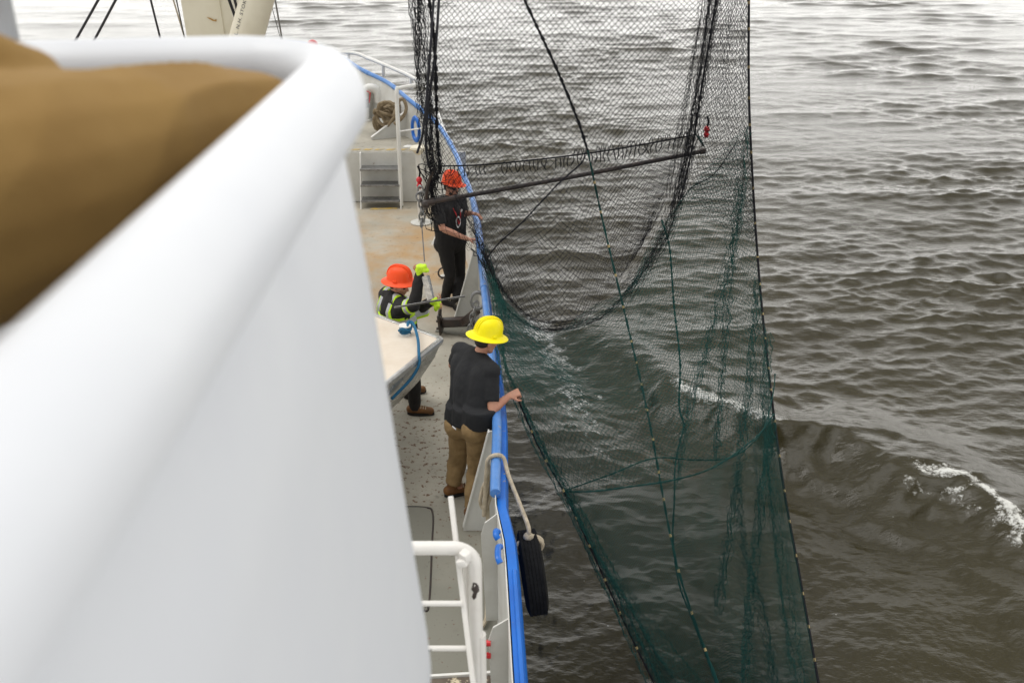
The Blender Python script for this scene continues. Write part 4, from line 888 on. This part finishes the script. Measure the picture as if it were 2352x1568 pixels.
for s, hd in (('R', (V(.05, 0, 1), V(.9, -.2, 0), 1, (1.1, 1.3, .8))), ('L', (V(.9, -.25, .2), V(0, -.3, -1), 1, (.6, .9, .6)))):
    dd = nrm(J['wr' + s] - J['el' + s]); b = hand(J['wr' + s], hd[0], hd[1], hd[2], (1.45, 1.6, 1.1), 1.15, 0, .008) + [ell(J['wr' + s] + nrm(hd[0]) * .075, (.048, .048, .052))]
    gl = solid('glove', b, M['hiviz'], o, .008, 2)
    mb = MB(); mb.tube([J['wr' + s] - dd * .075, J['wr' + s] - dd * .02, J['wr' + s] + dd * .02], np.array([.052, .044, .040]), 16); mb.build('cuff', M['black_cloth'], gl)
# vest straps follow the jacket: shoulder bands, belt band, sleeve bands (lime edge, silver middle)
hl, hr = J['hipL'], J['hipR']; pmv = (hl + hr) / 2; chv = (J['shL'] + J['shR']) / 2; upv = nrm(chv - pmv); rv = nrm(np.cross(f, upv)); fv = np.cross(upv, rv)
def band(path, nrms, w_, name, th=.004):
    """strap: lime strip with a silver strip proud of it."""
    path = crv(path, 40); nrms = crv(nrms, 40); t = np.gradient(path, axis=0); s = np.cross(t, nrms); s /= np.linalg.norm(s, axis=1)[:, None]; nn = nrms / np.linalg.norm(nrms, axis=1)[:, None]
    res = None
    for ww_, h_, m in ((w_, 0, 'hiviz'), (w_ * .55, .004, 'reflect')):
        gq = [[p + a * ww_ / 2 + b * (h_ + th), p - a * ww_ / 2 + b * (h_ + th), p - a * ww_ / 2 + b * (h_ - .02), p + a * ww_ / 2 + b * (h_ - .02)] for p, a, b in zip(path, s, nn)]
        mb = MB(); mb.quadgrid(gq, True); q = mb.build(name if res is None else 'tape', M[m], o if res is None else res); res = res or q
    return res
from mathutils.bvhtree import BVHTree
jo = [q for q in o.children if q.name.startswith('jacket')][0]
bv = BVHTree.FromPolygons([v.co for v in jo.data.vertices], [p.vertices[:] for p in jo.data.polygons]); ob_ = np.array(o.location)
def on(pt, d, g=.004):                              # settle a strap point on the jacket, coming from outside along -d
    d = nrm(d); h, n_, _, _ = bv.ray_cast(Vector(pt + d * .6 - ob_), Vector(-d), .62)
    return (np.array(h) + ob_ + d * g) if h is not None else pt + d * .17
def tor(ang, hgt):
    d = rv * math.cos(ang) + fv * math.sin(ang); return on(pmv + upv * hgt, d), d
H = np.linalg.norm(chv - pmv)
def loop_band(hgt, w_):
    pts = [(tor(a, hgt)) for a in np.linspace(0, 2 * math.pi, 25)]; band([p for p, n in pts], [n for p, n in pts], w_, 'vest_band')
loop_band(H * .70, .12)
for sg in (-1, 1):
    path, nr_ = [], []
    for hgt, wd in ((.70, .135), (.78, .12), (.86, .105), (.95, .10)):
        c = chv * 0 + pmv + upv * H * hgt + rv * sg * wd; path.append(on(c, fv)); nr_.append(fv)
    path.append(on(chv + rv * sg * .10, upv)); nr_.append(upv)
    for hgt, wd in ((.95, .10), (.86, .115), (.78, .13), (.70, .15)):
        c = pmv + upv * H * hgt + rv * sg * wd; path.append(on(c, -fv)); nr_.append(-fv)
    band(path, nr_, .10, 'vest_strap')
for s in 'LR':
    a, e = J['sh' + s], J['el' + s]; d_ = nrm(e - a); mb = MB(); mb.tube([lerp(a, e, .40), lerp(a, e, .78)], .0795, 18); q = mb.build('sleeve_band', M['hiviz'], o)
    mb = MB(); mb.tube([lerp(a, e, .48), lerp(a, e, .70)], .082, 18); mb.build('tape', M['reflect'], q)
hard_hat(o, g(0, -.008, .062), J['look'] + V(0, 0, .25), J['hup'] + V(-.12, .0, 0), M['hat_orange'])
# the bright plate and the flat bar the crew member handles
pl = empty('metal_plate', uvY([985, 660, 9.2]), 'shiny bent metal plate hanging below the raised lime glove', 'metal plate')
q = [uvY([968, 636, 9.22]), uvY([980, 632, 9.18]), uvY([994, 686, 9.10]), uvY([981, 690, 9.14])]
q2 = [uvY([980, 632, 9.18]), uvY([986, 633, 9.24]), uvY([997, 684, 9.20]), uvY([994, 686, 9.10])]
mb = MB(); mb.prism(q, V(.004, .006, 0)); mb.build('face', M['alu'], pl, smooth=False); mb = MB(); mb.prism(q2, V(.004, .006, 0)); mb.build('flange', M['alu'], pl, smooth=False)
fb = empty('flat_bar', uvY([985, 690, 9.1]), 'long thin grey metal bar held across the body above the vest belt', 'metal bar')
a, b = uvY([905, 706, 9.05]), uvY([1068, 680, 9.12]); mb = MB(); t = nrm(b - a); mb.box((a + b) / 2, (.028, np.linalg.norm(b - a), .006), np.array([nrm(np.cross(t, (0, 1, .6))), t, nrm(np.cross(nrm(np.cross(t, (0, 1, .6))), t))]), .002); mb.build('blade', M['steel'], fb, smooth=False)

# --- seated person beside the camera: tan trousers, knee up against the wing wall
def C3(u, v, d): return np.array([0, 0, CAM_H]) + ray(u, v) * d
J = dict(face=nrm(V(.45, .9, 0)), look=nrm(V(.6, .8, -.2)), hup=V(0, 0, 1), hipR=V(-.78, .86, 4.83), hipL=V(-1.08, .95, 4.80), knR=C3(585, 268, 1.70), knL=V(-1.0, 1.55, 4.78), anR=V(-.62, 1.50, 4.02), anL=V(-1.02, 1.50, 3.95),
         shL=V(-1.22, .80, 5.42), shR=V(-.86, .70, 5.44), head=V(-1.02, .80, 5.72), elL=V(-1.26, 1.0, 5.14), wrL=V(-1.10, 1.25, 5.06), elR=V(-.92, .62, 5.14), wrR=V(-.95, .86, 5.0), toeL=(.3, .9, 0), toeR=(.4, .9, 0), floor=3.86)
J['anR'][2] = 3.98; J['anL'][2] = 3.98
o, g, ax = body('person in tan trousers sitting close by, blurred bent leg at upper left', J,
                {'L': (V(.3, .9, -.2), V(0, -.2, -1), 1, (.4, .6, .5)), 'R': (V(.3, .9, -.3), V(0, 0, -1), -1, (.4, .6, .5))})
hair(o, g, ax)
solid('jacket', torso(J, .02) + arms(J, .014), M['black_cloth'], o, .012, 3, .02, .1)
k = J['knR']; mids = [C3(-480, 540, 1.12), C3(0, 440, 1.30), C3(300, 350, 1.46), C3(470, 288, 1.60), k]
rs = [.19, .158, .124, .096, .078]
tb = [seg(mids[i], rs[i], mids[i + 1], rs[i + 1]) for i in range(4)] + [seg(J['hipL'], .15, mids[0], .17), seg(J['hipL'], .13, J['knL'], .085), seg(J['knL'], .08, J['anL'], .06, True),
     seg(k, .078, C3(200, 620, 1.42), .085), seg(C3(200, 620, 1.42), .085, J['anR'], .06, True), seg(C3(-60, 150, 1.33), .05, C3(60, 190, 1.4), .05)]
tro = solid('trousers', tb, M['tan'], o, .010, 5, .014, .22)
# pulled folds of the cloth, fanning out from behind the knee
co = np.empty(len(tro.data.vertices) * 3); tro.data.vertices.foreach_get('co', co); co = co.reshape(-1, 3); nn_ = np.empty_like(co); tro.data.vertices.foreach_get('normal', nn_.ravel())
nn_ = np.array([v.normal[:] for v in tro.data.vertices]); A0 = mids[0] - rootloc(o); A1 = k - rootloc(o); ax1 = nrm(A1 - A0); tt_ = (co - A0) @ ax1 / np.linalg.norm(A1 - A0)
e1 = nrm(np.cross(ax1, (0, 0, 1))); e2 = np.cross(e1, ax1); rel = co - A0; phi = np.arctan2(rel @ e2, rel @ e1)
amp = .0045 * np.exp(-((tt_ - .78) / .28) ** 2) + .003 * np.exp(-((tt_ - .25) / .2) ** 2)
wv_ = 7.0 * phi - 14 * tt_ + 1.4 * np.sin(5 * tt_ + 2 * phi); fold = 1 - 2 * np.abs(np.sin(wv_ / 2)) ** .7
co += nn_ * (amp * fold)[:, None]; tro.data.vertices.foreach_set('co', co.ravel()); tro.data.update()
boots(J, o)
bx = empty('locker', V(-1.0, .75, 3.8), 'low white locker serving as seat on the bridge wing', 'locker')
mb = MB(); mb.box(V(-1.05, .70, 4.22), (.75, .5, .84), bev=.02); mb.build('body', M['wing'], bx, smooth=False)
mb = MB(); mb.box(V(-1.05, .70, 4.66), (.79, .54, .03), bev=.01); mb.build('lid', M['wing'], bx, smooth=False)
# ------------------------------------------------------------------ things on and beside the deck
# bow of the aluminium work boat stowed beside the wing
BH = 1.2
A_, B_, C_ = Z(884, 728, BH), Z(1021, 776, BH), Z(908, 868, BH)
d1, d2 = nrm(A_ - B_), nrm(C_ - B_)
bt = empty('work_boat', V(*(B_ + d1 * .4 + d2 * .4)[:2], .5), 'cream decked bow corner of a bare aluminium work boat, with a cleat', 'work boat')
def rounded(off, z, r=.05):
    c = B_ + d1 * off + d2 * off; c = V(c[0], c[1], z)
    p = [c + d1 * (2.2 - 2 * off)] + [c + d1 * r * (1 - t) ** 2 + d2 * r * t ** 2 for t in np.linspace(0, 1, 8)] + [c + d2 * (2.6 - 2 * off)]
    return p
top = rounded(.05, BH); far = B_ + d1 * 2.15 + d2 * 2.55
def around(off, z, r=.05):
    c = B_ + d1 * 2.2 + d2 * 2.6 - (d1 + d2) * off; return rounded(off, z, r)[:1] + rounded(off, z, r)[1:-1] + rounded(off, z, r)[-1:] + [V(c[0], c[1], z)]
mb = MB(); mb.prism(top + [V(far[0], far[1], BH)], V(0, 0, -.02)); mb.build('deck_panel', M['boatdeck'], bt, smooth=False)
pr = [(.05, BH + .004), (.035, BH + .012), (.015, BH + .012), (.0, BH), (-.004, BH - .02), (.004, BH - .05), (.018, BH - .055), (.022, BH - .06)]
mb = MB(); mb.quadgrid([around(o_, z) for o_, z in pr], True); mb.build('gunwale_rim', M['alu'], bt)
mb = MB(); mb.quadgrid([around(o_, z, .06) for o_, z in ((.022, BH - .06), (.06, BH - .16), (.062, BH - .175), (.20, BH - .42), (.36, BH - .62), (.5, BH - .7), (.9, BH - .74))], True); mb.build('hull', M['alu'], bt)
for q_ in (.8, 1.6):
    mb = MB(); c_ = B_ + d1 * 1.1 + d2 * q_ * 1.1; mb.box(V(c_[0], c_[1], .26), (1.0, .14, .52), np.array([d1, d2, (0, 0, 1)]), .01); mb.build('chock', M['cream'], bt, smooth=False)
cl = Z(931, 768, BH); mb = MB(); mb.lathe([(.001, .10), (.058, .10), (.06, .088), (.03, .08), (.026, .03), (.05, .005), (.05, 0)], cl, n=24); mb.build('cleat', M['white'], bt)
br = empty('blue_rope', cl, 'blue rope knotted round the white cleat and hanging over the boat edge', 'rope')
pth = []
for k in range(30): a = k * .62; pth.append(cl + V(.043 * math.cos(a), .043 * math.sin(a), .015 + .0025 * k))
edge = Z(962, 812, BH + .03); pth += [cl + V(.03, .05, .11), cl + V(.08, .02, .10), lerp(cl, edge, .55) + V(.05, .02, .05), edge, edge - d1 * .035 + d2 * .05 + V(0, 0, -.07), edge - d1 * .02 + d2 * .14 + V(0, 0, -.15), edge - d1 * .0 + d2 * .27 + V(0, 0, -.20), edge + d1 * .02 + d2 * .48 + V(0, 0, -.24)]
mb = MB(); mb.tube(crv(pth, 160), .0145, 8); mb.build('strand', M['blue_rope'], br)
mb = MB(); mb.tube(crv([cl + V(-.055, -.02, .05), cl + V(-.02, -.06, .085), cl + V(.05, -.03, .06), cl + V(.04, .05, .10), cl + V(-.04, .045, .07)], 30), .0145, 8); mb.build('knot', M['blue_rope'], br)
# coil of mooring rope hung on the bow bulwark
cc = Z(893, 283, FD + .32)
rc = empty('rope_coil', V(cc[0], cc[1], FD), 'thick tan mooring rope coiled in a heap on the foredeck', 'rope coil')
mb = MB(); b0 = Z(905, 300, FD); pts = []
for k in range(9):
    for a in np.linspace(0, 2 * math.pi, 16, endpoint=False): pts.append(b0 + V(.17 * math.cos(a) * (1 + .07 * math.sin(3 * k)), .15 * math.sin(a), .03 + .052 * (k + a / 6.28)) + rng.normal(0, .008, 3))
mb.tube(crv(pts, 420), .030, 8); mb.build('stacked_turns', M['rope'], rc)
for j in range(6):
    a0 = rng.uniform(0, 6.28); c = Z(880 + j * 2, 282 - j * 5, FD + .18 + .06 * j); pts = []
    ax1 = nrm(V(rng.normal(.6, .3), rng.normal(0, .3), rng.normal(0, .3))); ax2 = nrm(np.cross(ax1, V(rng.normal(0, .3), 1, .3)))
    for a in np.linspace(0, 2 * math.pi, 14): pts.append(c + ax1 * .17 * math.cos(a + a0) + ax2 * .21 * math.sin(a + a0) + rng.normal(0, .012, 3))
    mb = MB(); mb.tube(crv(pts, 60), .030, 8); mb.build('loose_turn', M['rope'], rc)
c = Z(917, 245, FD + .62); mb = MB(); mb.tube(crv([c + V(-.1, -.05, -.15), c + V(-.03, 0, .02), c + V(.02, .02, .12), c + V(.09, .02, .10), c + V(.12, .02, -.05), c + V(.04, 0, -.2), c + V(-.1, -.05, -.3)], 40), .032, 8); mb.build('hanging_bight', M['rope'], rc)
# tyre fender and its lashing
tc = Z(1215, 1313, .42); tc = V(.155, tc[1], .42)
ty = empty('tyre_fender', tc, 'worn black tyre hanging as a fender outside the blue hull', 'tyre')
ax = np.array([nrm(V(0, 1, .0)), (0, 0, 1), (1, 0, 0)]); ax = np.array([ax[0], ax[1], nrm(V(1, .10, .11))]); ax[0] = nrm(np.cross(ax[1], ax[2])); ax[1] = np.cross(ax[2], ax[0])
pf = [(.17, -.075), (.19, -.10), (.25, -.112), (.29, -.10), (.318, -.085)]
for k in range(5):
    z0 = -.082 + k * .0345; pf += [(.322, z0), (.323, z0 + .026), (.3175, z0 + .028), (.3175, z0 + .033)]
pf += [(.318, .085), (.29, .10), (.25, .112), (.19, .10), (.17, .075), (.20, .07), (.27, .06), (.29, 0), (.27, -.06), (.20, -.07), (.17, -.075)]
pf = [(r_, z_ * .76) for r_, z_ in pf]; mb = MB(); mb.lathe(pf, tc, ax, 64); mb.build('tread', M['rubber'], ty, sharp=25)
rp = Z(1138, 1053, 1.06); tt = tc + ax[1] * .30
fr_ = empty('fender_rope', rp, 'pale fender rope looped over the blue rail and tied to the tyre', 'rope')
p6, n6 = r_at(rp[1]); 
mb = MB(); mb.tube(crv([p6 + V(-.10, -.02, -.5), p6 + V(-.075, 0, -.1), p6 + V(-.06, 0, .02), p6 + V(0, 0, .058), p6 + V(.06, 0, .03), p6 + V(.10, -.12, -.06), lerp(p6, tt, .6) + V(.04, 0, .02), tt + V(.0, .02, .10), tt + V(0, 0, .02)], 60), .017, 8); mb.build('strand', M['rope_pale'], fr_)
mb = MB(); mb.tube(crv([p6 + V(-.08, 0, -.3), p6 + V(-.05, .02, -.05), p6 + V(-.045, .02, -.3), p6 + V(-.09, .0, -.45), p6 + V(-.13, .02, -.38), p6 + V(-.08, .03, -.22), p6 + V(-.07, -.02, -.6), p6 + V(-.075, -.35, -.9), p6 + V(-.07, -.62, -1.0), p6 + V(-.10, -.72, -1.02)], 70), .016, 8); mb.build('tail', M['rope_pale'], fr_)
mb = MB()
loop = [tt + ax[1] * .05 * math.cos(a) * 1.3 - ax[1] * .06 + ax[2] * .10 * math.sin(a) for a in np.linspace(0, 6.6, 20)]
mb.tube(crv(loop, 50), .017, 8); mb.tube(crv([q + ax[0] * .025 + V(0, 0, .01) for q in loop[:14]], 40), .016, 8); mb.sphere(tt + V(0, 0, .03), (.04, .035, .035), 8); mb.build('lashing', M['rope_pale'], fr_)
# white pipe guard with rungs, aft on the deck
D0 = 4.35
def K(u, v, d=D0): return C3(u, v, d)
lg = empty('ladder_guard', V(-.2, 3.4, 0), 'chipped white pipe guard with rungs and slanting bar at the bottom edge', 'guard frame')
h0, h1 = K(900, 1268), K(1040, 1258); zc = h1[2]
post = V(K(1090, 1400)[0], K(1090, 1400)[1], 0); cx = post[:2]
arc = [V(h0[0], h1[1], zc), V(h1[0], h1[1], zc)]; bend = V(cx[0], h1[1], zc)
pp = [V(h1[0] - 1.0, h1[1], zc), V(h1[0] - .3, h1[1], zc), V(h1[0], h1[1], zc)] + [V(h1[0] + (cx[0] - h1[0]) * math.sin(a), h1[1], zc - .09 * (1 - math.cos(a))) for a in np.linspace(.2, math.pi / 2, 8)] + [V(cx[0], h1[1], zc - .3), V(cx[0], h1[1], zc - .8), V(cx[0], h1[1], 0)]
mb = MB(); mb.tube(np.array(pp), .031, 16); mb.build('bent_pipe', M['rail_white'], lg)
mb = MB(); q = V(cx[0] + .018, h1[1], 0); mb.rod(q + V(0, 0, 0), V(q[0], q[1], zc - .48), .027, 12); mb.build('doubler_pipe', M['rail_white'], lg)
b0, b1 = K(1035, 1139, 4.45), K(1086, 1560, 4.3); mb = MB(); t = nrm(b1 - b0); s_ = nrm(np.cross(t, (0, 1, .5))); b2 = b0 + t * ((b0[2]) / -t[2]); mb.box((b0 + b2) / 2, (.022, np.linalg.norm(b2 - b0), .022), np.array([s_, t, np.cross(s_, t)]), .004); mb.build('slanting_bar', M['rail_white'], lg, smooth=False)
for v in (1388, 1491):
    r1 = K(1062 if v < 1400 else 1070, v - 3); mb = MB(); mb.rod(r1 + V(-.9, 0, 0), r1, .0125, 10); mb.build('rung', M['rail_white'], lg)
i0 = K(1072, 1290, 4.42); mb = MB(); mb.tube([i0, i0 + V(.002, 0, -.22), i0 + V(.006, 0, -.45)], .019, 10); mb.build('stub_pipe', M['rail_white'], lg)
mb = MB(); mb.box(K(1070, 1276, 4.3), (.05, .045, .05), frame(V(.6, .6, .2)), .012); mb.box(K(1062, 1292, 4.3), (.035, .05, .035), frame(V(.8, -.3, .4)), .010); mb.build('clamp', M['rail_white'], lg)
fl = K(1097, 1393, 4.3); pts = [(-4, -18), (4, -16), (9, -6), (10, 6), (5, 10), (2, 22), (-4, 28), (-8, 20), (-4, 8), (-9, 2)]
r_p = .0318                                        # bare metal patch where paint has flaked, lying on the pipe's skin
g_ = []
for a, b in pts:
    x_ = np.clip(a * .0019, -.028, .028); g_.append(V(cx[0] + x_, h1[1] - math.sqrt(r_p ** 2 - x_ ** 2), fl[2] - b * .0021))
mb = MB(); mb.prism(g_, V(0, -.0008, 0)); mb.build('bare_patch', M['black_iron'], lg, smooth=False)
cm_ = empty('coaming', Z(1050, 1550, .12), 'low white deck coaming with flaking patches at the bottom edge', 'coaming')
c0, c1 = Z(930, 1556, .12), Z(1163, 1542, .12); mb = MB(); mb.prism([c0, c1, c1 + V(0, .022, 0), c0 + V(0, .022, 0)], V(0, 0, -.12)); mb.build('edge', M['white'], cm_, smooth=False)
mb = MB(); mb.prism([c0 + V(0, -.5, -.02), c1 + V(0, -.5, -.02), c1 + V(0, -.004, -.02), c0 + V(0, -.004, -.02)], V(0, 0, -.08)); mb.build('sill', mat('rusted_sill', (.16, .13, .10), .8, (.08, .06, .045), 6, c3=(.62, .54, .38), s3=4, t3=.56, w3=.02), cm_, smooth=False)
gd = empty('green_drum', Z(930, 1600, .6), 'dark green drum with pale rusty rim at the bottom edge', 'drum')
c = K(905, 1640, 4.2); mb = MB(); mb.lathe([(.001, .0), (.20, .0), (.205, -.03), (.205, -.5), (.001, -.5)], c, n=40); mb.build('body', M['barrel'], gd)
mb = MB(); mb.ring(c, np.eye(3), .205, .012, 48, 8); mb.build('rim', mat('rusty_rim', (.62, .56, .42), .6, (.35, .22, .10), 12), gd)
# hinged black iron arm lying by the rail, with shackle and chain on the bulwark
ir = empty('iron_arm', Z(1050, 745, .2), 'black iron arm with flanged end lying on deck by the rail', 'iron arm')
a, b = Z(1015, 741, .16), Z(1090, 737, .20); t = nrm(b - a); ax = frame(t)
mb = MB(); mb.box((a + b) / 2, (.10, np.linalg.norm(b - a), .11), ax, .012); mb.build('beam', M['black_iron'], ir)
mb = MB(); mb.box(a - t * .02, (.20, .03, .26), ax, .008); mb.build('end_flange', M['black_iron'], ir)
mb = MB(); mb.ring(a - t * .02 + V(0, 0, .15), np.array([t * 0 + ax[0], V(0, 0, 1), -t]), .045, .016, 18, 8); mb.build('eye', M['black_iron'], ir)
for k, (dx, dz) in enumerate(((.06, -.05), (-.06, -.05), (.06, .05), (-.06, .05))):
    mb = MB(); q = a - t * .03 + ax[0] * dx + V(0, 0, dz); mb.rod(q - t * .03, q + t * .01, .016, 6); mb.build('bolt', M['black_iron'], ir)
s0, s1 = Z(1062, 741, .22), Z(1098, 712, .55); t2 = nrm(s1 - s0); mb = MB(); mb.box((s0 + s1) / 2, (.05, np.linalg.norm(s1 - s0), .09), frame(t2), .01); mb.build('strut', M['black_iron'], ir)
bp_ = tag(None or empty('deck_pad', Z(1045, 760, .0)), 'thin grey steel plate under the black iron arm', 'deck plate')
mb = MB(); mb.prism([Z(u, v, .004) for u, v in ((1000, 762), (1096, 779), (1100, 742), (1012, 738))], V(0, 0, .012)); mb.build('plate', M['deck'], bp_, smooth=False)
sk = empty('shackle', Z(1098, 700, .8), 'steel shackle with chain hanging on the bulwark beside the iron arm', 'shackle')
c = Z(1097, 690, .82); mb = MB(); mb.ring(c, np.array([(1, 0, 0), (0, .35, .94), (0, -.94, .35)]), .075, .018, 24, 8, 1.25); mb.build('bow', M['steel'], sk)
chain_links([c + V(-.02, -.02, -.05), c + V(-.06, -.08, -.18), c + V(-.10, -.12, -.38)], .030, .010, sk, M['steel'])
# deck eye and round drain cover
ey = empty('deck_eye', Z(1018, 628, 0), 'rusty ring standing on the deck behind the man in black', 'deck eye')
mb = MB(); mb.ring(Z(1018, 626, .09), np.array([(.9, .3, 0), (0, 0, 1), (.3, -.9, 0)]), .075, .014, 24, 8); mb.build('ring', M['black_iron'], ey)
mb = MB(); mb.lathe([(.07, 0), (.06, .018), (.001, .02)], Z(1020, 636, 0), n=16); mb.build('base', M['grey_white'], ey)
dr = empty('drain_cover', Z(1079, 1073, 0), 'round grey plate on deck between the legs of the man in khaki', 'drain cover')
mb = MB(); mb.lathe([(.13, .0), (.125, .045), (.11, .05), (.001, .05)], Z(1076, 1070, 0), n=28); mb.build('disc', M['grey_white'], dr)
# small white stay plate ends near the mid bulwark
wd = empty('welded_lug', Z(995, 560, 0), 'small white slanted bracket on deck left of the man in black', 'bracket')
a, b = Z(990, 562, 0), P(1004, 530, Z(990, 562, 0)[1] + .1); mb = MB(); mb.prism([a, a + V(.06, 0, 0), b + V(.03, 0, 0), b], V(0, .02, 0)); mb.build('plate', M['white'], wd, smooth=False)
# mast, boom and their stays beyond the wing
ms = empty('mast', V(-4.3, 13.2, 0), 'broad cream painted steel mast column behind the wing wall', 'mast')
m0, m1 = P(430, 90, 13.0), P(541, 90, 13.0); n0, n1 = P(410, -30, 13.0), P(523, -30, 13.0)
q = [m0, m1, n1, n0]; dn = (m0 - n0); q = [m0 + dn * 3.2, m1 + (m1 - n1) * 3.2, n1, n0]; q[2] = q[2] + (n1 - m1) * 1.5; q[3] = q[3] + (n0 - m0) * 1.5
mb = MB(); mb.prism(q, V(0, .5, .12)); mb.build('column', M['cream'], ms, smooth=False)
l0, l1 = lerp(m1, m0, .22), lerp(n1, n0, .22); mb = MB(); mb.rod(l0 + (l0 - l1) * 3 - V(0, .012, 0), l1 + (l1 - l0) - V(0, .012, 0), .010, 6); mb.build('weld_seam', M['cream'], ms)
for k in range(3):
    c = P(*[(487, 45), (492, 20), (497, 62)][k], 12.985); mb = MB(); mb.prism([c + V(dx * .03 * (k + 1.4), 0, dz * .03 * (k + 1)) for dx, dz in ((-1.6, .9), (-.4, .5), (.6, -.3), (1.3, .1), (1.2, -.9), (.2, -.7), (-.9, .2))], V(0, .006, 0))
    if k == 0: mb.build('rust_mark', mat('rust_mark', (.48, .28, .08), .8), ms, smooth=False)
bm_ = empty('crane_boom', P(575, 90, 12.4), 'cream tubular crane boom with black stencilled lettering, leaning right', 'crane boom')
b0, b1 = P(567, 85, 12.4), P(590, 0, 12.4); t = nrm(b1 - b0); p0_, p1_ = b0 - t * ((b0[2] - .45) / t[2]), b1 + t * 2.5
mb = MB(); mb.tube([p0_, b0, b1, p1_], np.array([.205, .200, .196, .18]), 40); mb.build('tube', M['cream'], bm_)
mb = MB(); mb.lathe([(.001, .75), (.24, .75), (.26, .70), (.26, .06), (.36, .05), (.36, 0)], V(p0_[0], p0_[1], 0), n=32); mb.build('pedestal', M['cream'], bm_)
fc = bpy.data.curves.new('lettering', 'FONT'); fc.body = 'L. N.H. STOK'; fc.size = .066; fc.space_character = 1.12; fc.extrude = .0; fc.align_x = 'LEFT'; fc.align_y = 'CENTER'; fc.shear = .0
fo_ = bpy.data.objects.new('lettering', fc); COL.objects.link(fo_)
view = nrm(b0 - V(0, 0, CAM_H)); side = nrm(np.cross(t, -view)); nn = nrm(np.cross(side, t)); nn = nn if nn @ view < 0 else -nn
side = nrm(np.cross(nn, t)); ang = R(38)
u_img = -1 if side[0] > 0 else 1
rad_dir = nrm(nn * math.cos(ang) + (side * u_img) * math.sin(ang)); yv = nrm(np.cross(rad_dir, t))
orig = b0 + t * .01 + rad_dir * .203
fo_.matrix_world = Matrix(((t[0], yv[0], rad_dir[0], orig[0]), (t[1], yv[1], rad_dir[1], orig[1]), (t[2], yv[2], rad_dir[2], orig[2]), (0, 0, 0, 1)))
dg = bpy.context.evaluated_depsgraph_get(); me = bpy.data.meshes.new_from_object(fo_.evaluated_get(dg)); mw = fo_.matrix_world.copy(); bpy.data.objects.remove(fo_)
me.transform(Matrix.Translation(-Vector(rootloc(bm_))) @ mw); me.materials.clear(); put('lettering', me, M['ink'], bm_)
def stay(name, label, uv0, uv1, Y0, Y1, r, m, cat='cable', grp=None):
    a, b = P(*uv0, Y0), P(*uv1, Y1); mb = MB(); mb.rod(a + (a - b) * 1.2, b + (b - a) * 1.5, r, 8); tag(mb.build(name, m, None), label, cat, grp)
stay('stay_cable', 'leftmost of the thick black stays rising to the upper left', (172, 96), (226, 0), 14, 13.4, .017, M['cable'])
stay('stay_cable', 'second thick black stay from the left, parallel to the leftmost', (215, 96), (266, 0), 14, 13.4, .017, M['cable'])
stay('stay_cable', 'black stay slanting the other way, left of the cream mast', (368, 88), (346, 0), 14, 13.6, .014, M['cable'])
stay('stay_cable', 'black cable between mast and boom, nearer the mast', (545, 52), (526, 0), 12.8, 12.6, .019, M['cable'])
stay('stay_cable', 'black cable between mast and boom, nearer the boom', (549, 38), (539, 0), 12.7, 12.5, .017, M['cable'])
stay('pale_wire', 'thin tan wire along the left edge of the mast', (425, 90), (398, 0), 12.6, 12.4, .010, M['rope_pale'])
stay('pale_wire', 'thin pale wire left of the mast, with black beads', (420, 70), (405, 0), 12.5, 12.3, .008, M['wire'])
stay('grey_wire', 'thin grey wire right of the boom, the slacker one', (645, 92), (620, 0), 15, 14.8, .005, M['wire'])
stay('grey_wire', 'grey pole like wire right of the boom, the thicker one', (648, 92), (632, 0), 15, 14.8, .013, M['steel'])
by = empty('marker_buoy', P(718, 97, 17.5), 'small red marker ball showing above the wing wall', 'buoy')
mb = MB(); mb.sphere(P(718, 104, 17.5), .09, 12); mb.build('ball', M['red'], by)
mb = MB(); q = P(718, 104, 17.5); mb.rod(q, V(q[0], q[1], FD), .02, 8); mb.build('stem', M['white'], by)
